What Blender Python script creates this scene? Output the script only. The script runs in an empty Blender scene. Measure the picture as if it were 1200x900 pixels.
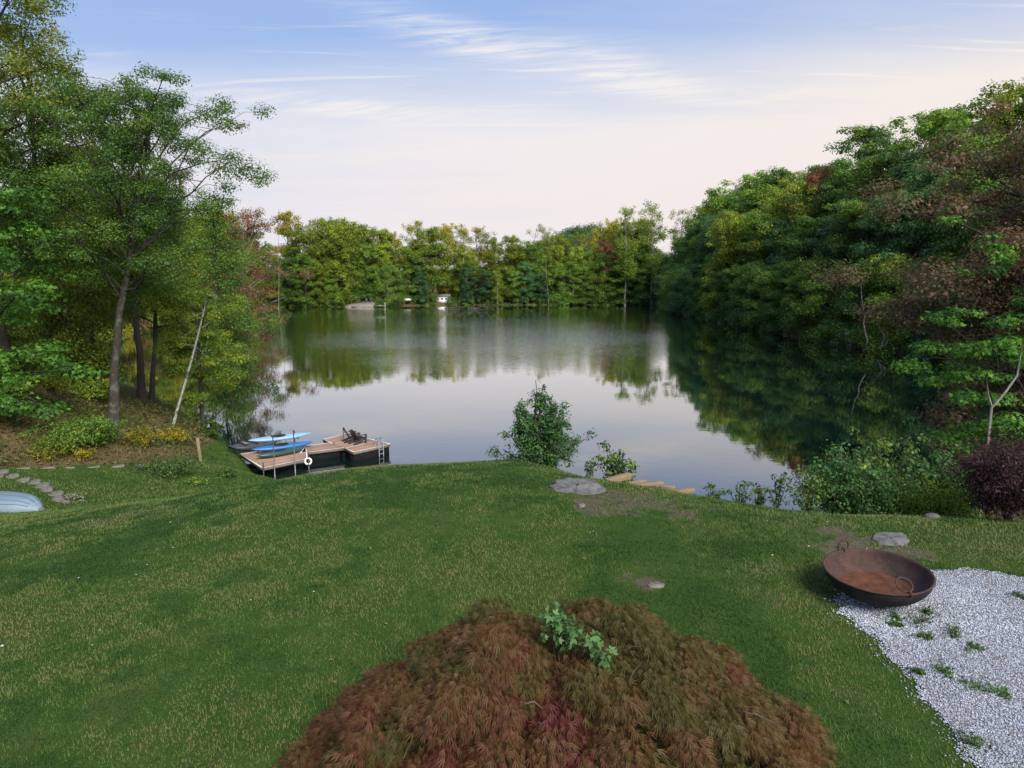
import bpy, math, random
import numpy as np
from mathutils import Vector

R = math.radians
rng = np.random.default_rng(7)
random.seed(7)
scene = bpy.context.scene
col = scene.collection

# ------------------------------------------------------------------ camera
CAMZ = 11.0
FPX = 830.0                       # focal length in pixels of a 1200 px wide picture
PITCH = R(8.8)
cd = bpy.data.cameras.new('camera')
cam = bpy.data.objects.new('camera', cd)
col.objects.link(cam)
cam.location = (0, 0, CAMZ)
cam.rotation_euler = (R(90) - PITCH, 0, 0)
cd.sensor_fit = 'HORIZONTAL'
cd.sensor_width = 36.0
cd.lens = FPX / 1200 * 36
cd.clip_start = 0.1
cd.clip_end = 5000
scene.camera = cam

# ------------------------------------------------------------------ light
SUN_EL, SUN_AZ = R(40), R(150)     # azimuth clockwise from +Y: broad soft evening light from behind the camera on the right
w = bpy.data.worlds.new('World')
scene.world = w
w.use_nodes = True
nt = w.node_tree
nt.nodes.clear()


def N(t, kind, **kw):
    n = t.nodes.new(kind)
    for k, v in kw.items():
        if k == 'inp':
            for a, b in v.items():
                n.inputs[a].default_value = b
        else:
            setattr(n, k, v)
    return n


def mixc(t, fac, a, b, blend='MIX'):
    n = t.nodes.new('ShaderNodeMix')
    n.data_type = 'RGBA'
    n.blend_type = blend
    for sock, v in ((n.inputs[0], fac), (n.inputs[6], a), (n.inputs[7], b)):
        if hasattr(v, 'is_output'):
            t.links.new(v, sock)
        elif isinstance(v, (tuple, list)):
            sock.default_value = tuple(v) + (1,) if len(v) == 3 else v
        else:
            sock.default_value = v
    return n.outputs[2]


def mth(t, op, a, b=0.0, c=0.0, clamp=False):
    n = t.nodes.new('ShaderNodeMath')
    n.operation = op
    n.use_clamp = clamp
    for i, v in enumerate((a, b, c)):
        if hasattr(v, 'is_output'):
            t.links.new(v, n.inputs[i])
        else:
            n.inputs[i].default_value = v
    return n.outputs[0]


def ramp(t, fac, stops, interp='LINEAR'):
    n = t.nodes.new('ShaderNodeValToRGB')
    n.color_ramp.interpolation = interp
    els = n.color_ramp.elements
    while len(els) < len(stops):
        els.new(0.5)
    for e, (p, c) in zip(els, stops):
        e.position = p
        e.color = tuple(c) + (1,) if len(c) == 3 else c
    if hasattr(fac, 'is_output'):
        t.links.new(fac, n.inputs[0])
    return n.outputs[0]


def maprange(t, v, a, b, c=0.0, d=1.0, smooth=True):
    n = t.nodes.new('ShaderNodeMapRange')
    n.interpolation_type = 'SMOOTHSTEP' if smooth else 'LINEAR'
    n.inputs[1].default_value = a
    n.inputs[2].default_value = b
    n.inputs[3].default_value = c
    n.inputs[4].default_value = d
    t.links.new(v, n.inputs[0])
    return n.outputs[0]


def noise(t, vec, scale, detail=4, rough=0.55, dist=0.0):
    n = t.nodes.new('ShaderNodeTexNoise')
    n.inputs['Scale'].default_value = scale
    n.inputs['Detail'].default_value = detail
    n.inputs['Roughness'].default_value = rough
    n.inputs['Distortion'].default_value = dist
    if vec is not None:
        t.links.new(vec, n.inputs['Vector'])
    return n.outputs['Fac']


sky = N(nt, 'ShaderNodeTexSky', sky_type='NISHITA', sun_disc=False, sun_elevation=SUN_EL, sun_rotation=SUN_AZ)
sky.air_density = 1.0
sky.dust_density = 0.6
sky.ozone_density = 2.0
tc = N(nt, 'ShaderNodeTexCoord')
sep = N(nt, 'ShaderNodeSeparateXYZ')
nt.links.new(tc.outputs['Generated'], sep.inputs[0])
dx, dy, dz = sep.outputs
zc = mth(nt, 'MAXIMUM', dz, 0.02)
# clouds live on a high sheet: direction / height above the horizon
comb = N(nt, 'ShaderNodeCombineXYZ')
nt.links.new(mth(nt, 'DIVIDE', dx, mth(nt, 'ADD', zc, 0.10)), comb.inputs[0])
nt.links.new(mth(nt, 'DIVIDE', dy, mth(nt, 'ADD', zc, 0.10)), comb.inputs[1])
mp = N(nt, 'ShaderNodeMapping')
mp.inputs['Rotation'].default_value = (0, 0, R(-24))
mp.inputs['Scale'].default_value = (0.45, 1.5, 1)
nt.links.new(comb.outputs[0], mp.inputs[0])
n1 = noise(nt, mp.outputs[0], 0.9, 7, 0.6, 0.6)
mp2 = N(nt, 'ShaderNodeMapping')
mp2.inputs['Rotation'].default_value = (0, 0, R(-38))
mp2.inputs['Scale'].default_value = (0.6, 5.0, 1)
mp2.inputs['Location'].default_value = (3.1, 1.7, 0)
nt.links.new(comb.outputs[0], mp2.inputs[0])
n2 = noise(nt, mp2.outputs[0], 1.3, 8, 0.62, 0.9)
# thin veil thickening towards the horizon and towards the sunset on the right
veil = maprange(nt, dz, 0.315, 0.165, 0.0, 1.0)
side = maprange(nt, dx, -0.5, 0.4, -0.34, 0.22, False)
veil2 = mth(nt, 'ADD', mth(nt, 'ADD', veil, side), mth(nt, 'MULTIPLY_ADD', n1, 0.8, -0.40), clamp=True)
wisps = maprange(nt, n2, 0.56, 0.80, 0.0, 0.75)
wisps = mth(nt, 'MULTIPLY', wisps, maprange(nt, dz, 0.12, 0.3, 0.25, 1.0))
# one brush-stroke cirrus high in the middle of the view (azimuth/elevation frame)
az = mth(nt, 'ARCTAN2', dx, dy)
el = mth(nt, 'ARCSINE', dz)


def streak(a0, e0, slope, la, le, amt):
    da = mth(nt, 'SUBTRACT', az, a0)
    de = mth(nt, 'SUBTRACT', mth(nt, 'SUBTRACT', el, e0), mth(nt, 'MULTIPLY', da, slope))
    wob = mth(nt, 'MULTIPLY_ADD', n2, 0.06, -0.03)
    g = mth(nt, 'ADD', mth(nt, 'POWER', mth(nt, 'DIVIDE', da, la), 2.0), mth(nt, 'POWER', mth(nt, 'DIVIDE', mth(nt, 'ADD', de, wob), le), 2.0))
    fv = N(nt, 'ShaderNodeCombineXYZ')
    nt.links.new(mth(nt, 'MULTIPLY', mth(nt, 'ADD', da, mth(nt, 'MULTIPLY', de, -2.2)), 7.0), fv.inputs[0])
    nt.links.new(mth(nt, 'MULTIPLY', mth(nt, 'ADD', de, mth(nt, 'MULTIPLY', da, -0.25)), 60.0), fv.inputs[1])
    fil = noise(nt, fv.outputs[0], 1.0, 8, 0.68, 1.6)
    m = mth(nt, 'MULTIPLY', mth(nt, 'EXPONENT', mth(nt, 'MULTIPLY', g, -1.0)), mth(nt, 'MULTIPLY_ADD', fil, 4.2, -1.55, True))
    return mth(nt, 'MULTIPLY', m, amt)


st = mth(nt, 'ADD', streak(-0.07, 0.300, -0.18, 0.12, 0.018, 1.0), streak(0.15, 0.258, -0.25, 0.11, 0.022, 0.7))
st = mth(nt, 'ADD', st, streak(-0.30, 0.215, -0.04, 0.25, 0.010, 0.5))
cl = mth(nt, 'ADD', veil2, mth(nt, 'ADD', wisps, st), clamp=True)
ccol = ramp(nt, maprange(nt, dz, 0.0, 0.42, 0, 1, False), [(0.0, (7.0, 6.55, 6.7)), (0.25, (7.25, 6.7, 6.65)), (0.5, (7.15, 6.9, 6.9)), (1.0, (6.7, 6.9, 7.3))])
warm = mixc(nt, maprange(nt, dx, 0.0, 0.55, 0, 0.5), (1, 1, 1), (1.06, 0.98, 0.86), 'MIX')
ccol = mixc(nt, 1.0, ccol, warm, 'MULTIPLY')
skyc = mixc(nt, 1.0, sky.outputs[0], (1.0, 1.0, 1.0), 'MULTIPLY')
blue = mixc(nt, 0.75, skyc, ramp(nt, maprange(nt, dz, 0.0, 1.0, 0, 1, False), [(0.0, (4.6, 5.2, 6.6)), (0.4, (2.6, 4.0, 7.4)), (1.0, (1.7, 2.9, 6.2))]))
final = mixc(nt, mth(nt, 'MULTIPLY', cl, 0.97), blue, ccol)
bg = N(nt, 'ShaderNodeBackground')
bg.inputs['Strength'].default_value = 0.102
nt.links.new(final, bg.inputs['Color'])
wo = N(nt, 'ShaderNodeOutputWorld')
nt.links.new(bg.outputs[0], wo.inputs[0])

sl = bpy.data.lights.new('sun', 'SUN')
sl.energy = 4.8
sl.angle = R(30)
sl.color = (1.0, 0.95, 0.86)
sun = bpy.data.objects.new('sun', sl)
col.objects.link(sun)
sdir = Vector((math.sin(SUN_AZ) * math.cos(SUN_EL), math.cos(SUN_AZ) * math.cos(SUN_EL), math.sin(SUN_EL)))
sun.rotation_euler = (-sdir).to_track_quat('-Z', 'Y').to_euler()
sun.location = sdir * 50 + Vector((0, 0, 40))

vs = scene.view_settings
vs.view_transform = 'Standard'
vs.look = 'None'
vs.exposure = 0.30
vs.gamma = 1.0
vs.use_curve_mapping = False
scene.cycles.max_bounces = 8
scene.cycles.diffuse_bounces = 5
scene.cycles.glossy_bounces = 3
scene.cycles.transmission_bounces = 4

# ------------------------------------------------------------------ picture <-> place
CP, SP = math.cos(PITCH), math.sin(PITCH)


def ray(px, py):
    u, v = (px - 600) / FPX, -(py - 450) / FPX
    return np.array([u, CP + v * SP, -SP + v * CP])


def at_z(px, py, z):
    d = ray(px, py)
    t = (z - CAMZ) / d[2]
    return np.array([d[0] * t, d[1] * t, z])


def at_y(px, py, y):
    d = ray(px, py)
    t = y / d[1]
    return np.array([d[0] * t, y, CAMZ + d[2] * t])


def proj(p):
    x, y, z = p[0], p[1], p[2] - CAMZ
    dep = y * CP - z * SP
    up = y * SP + z * CP
    return 600 + FPX * x / dep, 450 - FPX * up / dep


# ------------------------------------------------------------------ terrain
LAKE = [at_z(*p, 0)[:2] for p in ((300, 562), (272, 531), (243, 502), (190, 470), (110, 432))]
LAKE += [np.array(p) for p in ((-64., 112.), (-74., 150.), (-80., 190.))]
LAKE += [at_z(*p, 0)[:2] for p in ((300, 362), (335, 359.5), (380, 360), (420, 360), (520, 357.5), (620, 357.5), (700, 357.5), (770, 358),
                                   (795, 368), (860, 381), (940, 397), (1010, 409), (1065, 416))]
LAKE += [np.array(p) for p in ((57., 80.), (54., 62.), (46., 48.), (35., 37.), (23., 30.), (12., 31.), (4., 33.5), (-5., 35.), (-9.5, 35.6))]
LAKE = np.array(LAKE)


def lake_sd(x, y):
    """signed distance to the shoreline, positive on land"""
    x = np.asarray(x, float); y = np.asarray(y, float)
    best = np.full(x.shape, 1e18)
    inside = np.zeros(x.shape, bool)
    n = len(LAKE)
    for i in range(n):
        ax, ay = LAKE[i]; bx, by = LAKE[(i + 1) % n]
        ex, ey = bx - ax, by - ay
        t = np.clip(((x - ax) * ex + (y - ay) * ey) / (ex * ex + ey * ey), 0, 1)
        best = np.minimum(best, (x - ax - t * ex) ** 2 + (y - ay - t * ey) ** 2)
        c = ((ay > y) != (by > y))
        with np.errstate(divide='ignore', invalid='ignore'):
            xi = (bx - ax) * (y - ay) / (by - ay if by != ay else 1e-9) + ax
        inside ^= c & (x < xi)
    d = np.sqrt(best)
    return np.where(inside, -d, d)


def sstep(a, b, x):
    t = np.clip((x - a) / (b - a), 0, 1)
    return t * t * (3 - 2 * t)


CREST = [(0, 612, 5.3), (75, 603, 5.45), (150, 596, 5.6), (310, 565, 5.9), (420, 549, 6.0), (540, 543, 6.1), (640, 545, 6.1), (700, 562, 6.15), (820, 581, 6.2), (930, 600, 6.3), (1040, 606, 6.4), (1160, 610, 6.5)]
ctrl = [(-26, 0, 6.2), (-10, 0, 6.6), (0, 0, 6.6), (10, 0, 6.7), (22, 0, 6.9), (-10, 8, 6.2), (-18, 10, 5.9), (0, 8, 6.5), (8, 8, 6.55), (16, 8, 6.8), (24, 10, 7.2)]
for px, py, z in CREST:
    p = at_z(px, py, z)
    ctrl.append(tuple(p))
    if px >= 420:
        ctrl.append((p[0], p[1] + 1.2, z - 0.42))
        ctrl.append((p[0] * 1.03, p[1] + 5, z - 2.3))
for px, py, z in ((20, 597, 3.35), (110, 589, 3.0), (210, 575, 1.9), (70, 575, 2.9), (0, 560, 3.05), (200, 560, 1.7), (290, 552, 0.75), (278, 538, 0.55), (100, 550, 2.5), (230, 540, 1.25), (265, 526, 0.45), (150, 545, 2.2),
                  (0, 520, 3.4), (0, 470, 5.0), (60, 472, 4.4), (60, 520, 3.2), (130, 498, 2.6), (157, 466, 1.7), (200, 503, 1.6), (230, 496, 0.9), (0, 440, 6.0)):
    ctrl.append(tuple(at_z(px, py, z)))
ctrl += [(-34, 28, 5.5), (-45, 40, 7.5), (-44, 60, 5.5), (-38, 70, 2.5), (-55, 80, 3), (24, 20, 6.6), (32, 26, 7), (40, 36, 8), (20, 24, 3.6), (60, 50, 10)]
for i in (0, 1, 2, 3, 4, -1, -2, -3, -4, -5, -6, -7, -8):
    ctrl.append((LAKE[i][0], LAKE[i][1], 0.0))
for x, y in ((-12, 44), (0, 42), (12, 42), (-5, 60), (20, 50), (34, 60), (-20, 70)):
    ctrl.append((x, y, -2.2))
ctrl = np.array(ctrl)


def tps_k(r2):
    return np.where(r2 > 1e-12, 0.5 * r2 * np.log(np.maximum(r2, 1e-12)), 0.0)


n_ = len(ctrl)
d2 = (ctrl[:, None, 0] - ctrl[None, :, 0]) ** 2 + (ctrl[:, None, 1] - ctrl[None, :, 1]) ** 2
A = np.zeros((n_ + 3, n_ + 3))
A[:n_, :n_] = tps_k(d2) + np.eye(n_) * 0.6
A[:n_, n_] = 1; A[:n_, n_ + 1:] = ctrl[:, :2]
A[n_, :n_] = 1; A[n_ + 1:, :n_] = ctrl[:, :2].T
TW = np.linalg.solve(A, np.concatenate([ctrl[:, 2], np.zeros(3)]))


def tps(x, y):
    out = TW[n_] + TW[n_ + 1] * x + TW[n_ + 2] * y
    for i in range(n_):
        out = out + TW[i] * tps_k((x - ctrl[i, 0]) ** 2 + (y - ctrl[i, 1]) ** 2)
    return out


def vnoise(x, y, seed=0):
    """cheap smooth value noise"""
    def h(i, j):
        s = np.sin(i * 127.1 + j * 311.7 + seed * 74.7) * 43758.5453
        return s - np.floor(s)
    i, j = np.floor(x), np.floor(y)
    u, v = x - i, y - j
    u, v = u * u * (3 - 2 * u), v * v * (3 - 2 * v)
    return (h(i, j) * (1 - u) + h(i + 1, j) * u) * (1 - v) + (h(i, j + 1) * (1 - u) + h(i + 1, j + 1) * u) * v


def height(x, y):
    x = np.asarray(x, float); y = np.asarray(y, float)
    d = lake_sd(x, y)
    hill = 26 * (1 - np.exp(-np.maximum(d, 0) / 34))            # wooded slope on the right
    flat = 0.5 + 4.5 * (1 - np.exp(-np.maximum(d, 0) / 40))
    wr = sstep(20, 75, x - 0.12 * np.maximum(y - 120, 0)) * (1 - sstep(190, 300, y))
    far = flat * (1 - wr) + hill * wr
    far = far + 41 * np.exp(-(((x - 66) / 62) ** 2 + ((y - 620) / 130) ** 2)) * (y > 260)      # hill behind the far wood
    far = np.where(d < 0, np.maximum(d * 0.25, -3.0), far * sstep(0, 6, d) + 0.02)
    near = tps(x, y)
    near = np.where(d < 0, np.minimum(near, np.maximum(d * 0.35, -2.5)), np.maximum(near, 0.03 + 0.04 * np.minimum(d, 4)))
    wn = (1 - sstep(48, 72, y)) * (1 - sstep(34, 58, np.abs(x)))
    z = near * wn + far * (1 - wn)
    return z + 0.05 * (vnoise(x * 0.8, y * 0.8, 3) - 0.5) * sstep(0, 3, d) + 0.02 * (vnoise(x * 2.7, y * 2.7, 5) - 0.5)


def hgt(x, y):
    return float(height(np.array([x]), np.array([y]))[0])


def on_ground(px, py, y0=3.0, y1=400.0):
    """first point of the ground seen through a pixel"""
    ys = np.concatenate([np.arange(y0, 60, 0.1), np.arange(60, y1, 0.5)])
    d = ray(px, py)
    t = ys / d[1]
    zz = CAMZ + d[2] * t
    hit = np.nonzero(zz <= height(d[0] * t, ys))[0]
    k = hit[0] if len(hit) else len(ys) - 1
    return np.array([d[0] * t[k], ys[k], hgt(d[0] * t[k], ys[k])])


def axis(segs):
    out = []
    for a, b, s in segs:
        out.append(np.arange(a, b, s))
    return np.concatenate(out)


gx = axis([(-1500, -300, 80), (-300, -100, 12), (-100, -40, 2.5), (-40, -24, 0.6), (-24, 22, 0.22), (22, 45, 0.6), (45, 140, 2.5), (140, 300, 12), (300, 1501, 80)])
gy = axis([(-60, -2, 4), (-2, 44, 0.22), (44, 75, 0.8), (75, 270, 3), (270, 800, 15), (800, 2400, 100)])
GX, GY = np.meshgrid(gx, gy)
GZ = height(GX.ravel(), GY.ravel())

# gravel patch outline (world xy, on the lawn)
GRAVEL = [on_ground(*p, y0=2.0)[:2] for p in ((1088, 670), (1040, 676), (988, 688), (982, 702), (994, 728), (1022, 758), (1056, 792), (1092, 830), (1122, 868), (1140, 900), (1165, 980))]
GRAVEL += [np.array(p) for p in ((5.6, 3.0), (14., 3.0), (15., 9.9))]
GRAVEL += [on_ground(1200, 677)[:2], on_ground(1150, 672)[:2]]
GRAVEL = np.array(GRAVEL)


def in_poly(x, y, P):
    ins = np.zeros(x.shape, bool)
    n = len(P)
    for i in range(n):
        ax, ay = P[i]; bx, by = P[(i + 1) % n]
        c = ((ay > y) != (by > y))
        ins ^= c & (x < (bx - ax) * (y - ay) / ((by - ay) if by != ay else 1e-9) + ax)
    return ins


def in_gravel(x, y):
    wx = x + 0.16 * (vnoise(x * 3.1, y * 3.1, 11) - 0.5) + 0.1 * (vnoise(x * 9, y * 9, 12) - 0.5)
    wy = y + 0.16 * (vnoise(x * 3.1, y * 3.1, 13) - 0.5) + 0.1 * (vnoise(x * 9, y * 9, 14) - 0.5)
    return in_poly(wx, wy, GRAVEL)


# edge between mown grass and the leaf litter of the left bank
LITTER = [on_ground(*p)[:2] for p in ((-60, 553), (0, 549), (60, 547), (130, 545), (190, 541), (228, 536), (245, 520))] + [at_z(243, 505, 0.4)[:2], np.array([-30., 66.]), np.array([-60., 66.]), np.array([-60., 20.])]


def lawn_mask(x, y):
    m = 1 - in_poly(x + 0.5 * (vnoise(x, y, 21) - .5), y + 0.5 * (vnoise(x, y, 22) - .5), np.array(LITTER)).astype(float)
    m *= (y < 48) & (np.abs(x) < 45)
    yc = np.interp(x, [-20, -12, -6, 0, 3, 6, 14], [60, 60, 19.5, 19.5, 18.5, 16.2, 14.6])
    m *= 1 - 0.9 * sstep(0, 3, y - yc)
    return m


# ------------------------------------------------------------------ mesh helpers
class MB:
    """collects boxes, tubes, lathes and leaves, then becomes one mesh"""

    def __init__(self):
        self.v, self.q, self.t, self.tq, self.tt, self.n = [], [], [], [], [], 0
        self.ng = []

    def add(self, V, quads=None, tris=None, ngons=None, tint=0.5):
        V = np.asarray(V, float).reshape(-1, 3)
        tv = np.broadcast_to(np.asarray(tint, float), (len(V),))
        self.v.append(V); self.tq.append(tv)
        if quads is not None and len(quads):
            self.q.append(np.asarray(quads, int) + self.n)
        if tris is not None and len(tris):
            self.t.append(np.asarray(tris, int) + self.n)
        if ngons:
            self.ng += [[i + self.n for i in f] for f in ngons]
        self.n += len(V)
        return self

    def box(self, c, s, rz=0.0, tint=0.5, M=None):
        c = np.asarray(c, float); s = np.asarray(s, float) / 2
        V = np.array([[sx, sy, sz] for sx in (-1, 1) for sy in (-1, 1) for sz in (-1, 1)]) * s
        if M is not None:
            V = V @ np.asarray(M).T
        ca, sa = math.cos(rz), math.sin(rz)
        V = V @ np.array([[ca, sa, 0], [-sa, ca, 0], [0, 0, 1]])
        return self.add(V + c, quads=[[0, 1, 3, 2], [4, 6, 7, 5], [0, 4, 5, 1], [2, 3, 7, 6], [0, 2, 6, 4], [1, 5, 7, 3]], tint=tint)

    def prism(self, poly, z0, z1, tint=0.5):
        """polygon (n,2) extruded; z0/z1 scalars or per-vertex"""
        poly = np.asarray(poly, float)
        n = len(poly)
        a = np.c_[poly, np.broadcast_to(z0, (n,))]
        b = np.c_[poly, np.broadcast_to(z1, (n,))]
        area = np.sum(poly[:, 0] * np.roll(poly[:, 1], -1) - np.roll(poly[:, 0], -1) * poly[:, 1])
        side = [[i, (i + 1) % n, n + (i + 1) % n, n + i] for i in range(n)]
        top, bot = list(range(n, 2 * n)), list(range(n - 1, -1, -1))
        if area < 0:
            side = [f[::-1] for f in side]; top = top[::-1]; bot = bot[::-1]
        return self.add(np.r_[a, b], quads=side, ngons=[top, bot], tint=tint)

    def tube(self, pts, rad, k=6, tint=0.5, cap=True):
        pts = np.asarray(pts, float)
        n = len(pts)
        rad = np.broadcast_to(np.asarray(rad, float), (n,))
        T = np.gradient(pts, axis=0)
        T /= np.linalg.norm(T, axis=1, keepdims=True) + 1e-9
        ref = np.array([0.0, 0, 1]) if abs(T[0][2]) < 0.9 else np.array([1.0, 0, 0])
        U = np.cross(T, ref); U /= np.linalg.norm(U, axis=1, keepdims=True) + 1e-9
        W = np.cross(T, U)
        a = np.linspace(0, 2 * np.pi, k, endpoint=False)
        V = pts[:, None] + rad[:, None, None] * (np.cos(a)[None, :, None] * U[:, None] + np.sin(a)[None, :, None] * W[:, None])
        i = np.arange(n - 1)[:, None] * k; j = np.arange(k)[None]
        j2 = (j + 1) % k
        q = np.stack([i + j, i + k + j, i + k + j2, i + j2], -1).reshape(-1, 4)
        ng = [list(range(k - 1, -1, -1)), list(range((n - 1) * k, n * k))] if cap else None
        return self.add(V.reshape(-1, 3), quads=q, ngons=ng, tint=tint)

    def lathe(self, prof, k=48, c=(0, 0, 0), M=None, tint=0.5):
        prof = np.asarray(prof, float)
        a = np.linspace(0, 2 * np.pi, k, endpoint=False)
        V = np.stack([prof[:, None, 0] * np.cos(a), prof[:, None, 0] * np.sin(a), np.repeat(prof[:, 1][:, None], k, 1)], -1).reshape(-1, 3)
        if M is not None:
            V = V @ np.asarray(M).T
        i = np.arange(len(prof) - 1)[:, None] * k; j = np.arange(k)[None]; j2 = (j + 1) % k
        q = np.stack([i + j, i + j2, i + k + j2, i + k + j], -1).reshape(-1, 4)
        return self.add(V + np.asarray(c, float), quads=q, tint=tint)

    def grid(self, P, tint=0.5, close=False):
        P = np.asarray(P, float)
        n, m = P.shape[:2]
        i = np.arange(n - 1)[:, None] * m
        j = np.arange(m if close else m - 1)[None]
        j2 = (j + 1) % m
        q = np.stack([i + j, i + m + j, i + m + j2, i + j2], -1).reshape(-1, 4)
        return self.add(P.reshape(-1, 3), quads=q, tint=tint)

    def leaves(self, C, D, S, Nn, size, aspect=0.55, tint=0.5, fold=0.12):
        """diamond leaves: centres C, length dirs D, normals Nn (unit), side S"""
        size = np.broadcast_to(size, (len(C),))[:, None]
        a, b = C - D * size * 0.5, C + D * size * 0.5
        m = C + D * size * 0.02 + Nn * size * fold
        l, r = m + S * size * aspect * 0.5, m - S * size * aspect * 0.5
        V = np.stack([a, l, b, r], 1).reshape(-1, 3)
        q = np.arange(len(C) * 4).reshape(-1, 4)
        return self.add(V, quads=q, tint=np.repeat(np.broadcast_to(tint, (len(C),)), 4))

    def mesh(self, name, smooth=False, off=(0, 0, 0)):
        V = np.concatenate(self.v) - np.asarray(off, float)
        ls, vi = [], []
        tot = 0
        for arr, k in ((self.q, 4), (self.t, 3)):
            if arr:
                f = np.concatenate(arr)
                vi.append(f.ravel())
                ls.append(tot + np.arange(len(f)) * k)
                tot += f.size
        for f in self.ng:
            vi.append(np.array(f)); ls.append(np.array([tot])); tot += len(f)
        vi = np.concatenate(vi).astype(np.int32); ls = np.concatenate(ls).astype(np.int32)
        me = bpy.data.meshes.new(name)
        me.vertices.add(len(V)); me.vertices.foreach_set('co', V.astype(np.float32).ravel())
        me.loops.add(len(vi)); me.loops.foreach_set('vertex_index', vi)
        me.polygons.add(len(ls)); me.polygons.foreach_set('loop_start', ls)
        at = me.attributes.new('tint', 'FLOAT', 'POINT')
        at.data.foreach_set('value', np.concatenate(self.tq).astype(np.float32))
        me.update(calc_edges=True)
        me.validate()
        if smooth:
            me.polygons.foreach_set('use_smooth', np.ones(len(ls), bool))
        return me


def tag(o, label=None, cat=None, group=None, kind=None):
    for k, v in (('label', label), ('category', cat), ('group', group), ('kind', kind)):
        if v:
            o[k] = v
    return o


def empty(name, loc, label=None, cat=None, group=None):
    o = bpy.data.objects.new(name, None)
    o.empty_display_size = 0.3
    o.location = loc
    col.objects.link(o)
    return tag(o, label, cat, group)


def obj(name, mb, mat, parent=None, smooth=False, origin=None, local=False):
    """one mesh object; vertices given in world coordinates unless local (then relative to the parent)"""
    off = np.zeros(3)
    if not local:
        p = parent
        while p is not None:
            off += np.array(p.location); p = p.parent
    if origin is not None and parent is None:
        off = np.asarray(origin, float)
    me = mb.mesh(name, smooth, off)
    o = bpy.data.objects.new(name, me)
    if origin is not None and parent is None:
        o.location = origin
    col.objects.link(o)
    if mat is not None:
        me.materials.append(mat)
    if parent is not None:
        o.parent = parent
    return o


def bevel(o, wdt=0.01, seg=2):
    m = o.modifiers.new('bevel', 'BEVEL')
    m.width = wdt; m.segments = seg; m.limit_method = 'ANGLE'
    return o


# ------------------------------------------------------------------ materials
def new_mat(name):
    m = bpy.data.materials.new(name)
    m.use_nodes = True
    t = m.node_tree
    b = t.nodes['Principled BSDF']
    return m, t, b


def simple(name, c, rough=0.7, spec=0.3, metal=0.0, var=0.25, scale=6.0, bump=0.0, bscale=40.0):
    m, t, b = new_mat(name)
    g = N(t, 'ShaderNodeTexCoord').outputs['Object']
    n = noise(t, g, scale, 6, 0.65)
    dark = tuple(x * (1 - var) for x in c); lite = tuple(min(1, x * (1 + var)) for x in c)
    t.links.new(ramp(t, n, [(0.3, dark), (0.7, lite)]), b.inputs['Base Color'])
    b.inputs['Roughness'].default_value = rough
    b.inputs['Specular IOR Level'].default_value = spec
    b.inputs['Metallic'].default_value = metal
    if bump:
        bn = N(t, 'ShaderNodeBump', inp={'Strength': bump, 'Distance': 0.02})
        t.links.new(noise(t, g, bscale, 5, 0.6), bn.inputs['Height'])
        t.links.new(bn.outputs[0], b.inputs['Normal'])
    return m


def leaf_mat(name, c0, c1, c2=None, trans=0.4, hue=0.5, objvar=0.25):
    """leaf colour runs c0 -> c1 (-> c2) along the leaf's own tint; whole plants vary a little from each other"""
    m, t, b = new_mat(name)
    at = N(t, 'ShaderNodeAttribute', attribute_name='tint')
    stops = [(0.12, c0), (0.88, c1)] if c2 is None else [(0.08, c0), (0.5, c1), (0.92, c2)]
    c = ramp(t, at.outputs['Fac'], stops)
    oi = N(t, 'ShaderNodeObjectInfo')
    hs = N(t, 'ShaderNodeHueSaturation')
    t.links.new(maprange(t, oi.outputs['Random'], 0, 1, 1 - objvar, 1 + objvar, False), hs.inputs['Value'])
    t.links.new(c, hs.inputs['Color'])
    c = hs.outputs[0]
    t.links.new(c, b.inputs['Base Color'])
    b.inputs['Roughness'].default_value = 0.55
    b.inputs['Specular IOR Level'].default_value = 0.25
    tr = N(t, 'ShaderNodeBsdfTranslucent')
    t.links.new(mixc(t, 1.0, c, (1.25, 1.3, 0.7), 'MULTIPLY'), tr.inputs['Color'])
    ms = N(t, 'ShaderNodeMixShader')
    ms.inputs[0].default_value = trans
    t.links.new(b.outputs[0], ms.inputs[1]); t.links.new(tr.outputs[0], ms.inputs[2])
    t.links.new(ms.outputs[0], t.nodes['Material Output'].inputs['Surface'])
    return m


def bark(name, c, patch=None):
    m, t, b = new_mat(name)
    g = N(t, 'ShaderNodeTexCoord').outputs['Object']
    mp = N(t, 'ShaderNodeMapping'); mp.inputs['Scale'].default_value = (9, 9, 1.6)
    t.links.new(g, mp.inputs[0])
    n = noise(t, mp.outputs[0], 2.2, 6, 0.7)
    cc = ramp(t, n, [(0.3, tuple(x * .45 for x in c)), (0.7, tuple(x * 1.35 for x in c))])
    if patch:
        k = ramp(t, noise(t, g, 2.6, 4, 0.6), [(0.5, (0, 0, 0)), (0.62, (1, 1, 1))])
        cc = mixc(t, k, cc, patch)
    t.links.new(cc, b.inputs['Base Color'])
    b.inputs['Roughness'].default_value = 0.9
    b.inputs['Specular IOR Level'].default_value = 0.15
    bn = N(t, 'ShaderNodeBump', inp={'Strength': 0.8, 'Distance': 0.04})
    t.links.new(n, bn.inputs['Height']); t.links.new(bn.outputs[0], b.inputs['Normal'])
    return m


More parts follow.
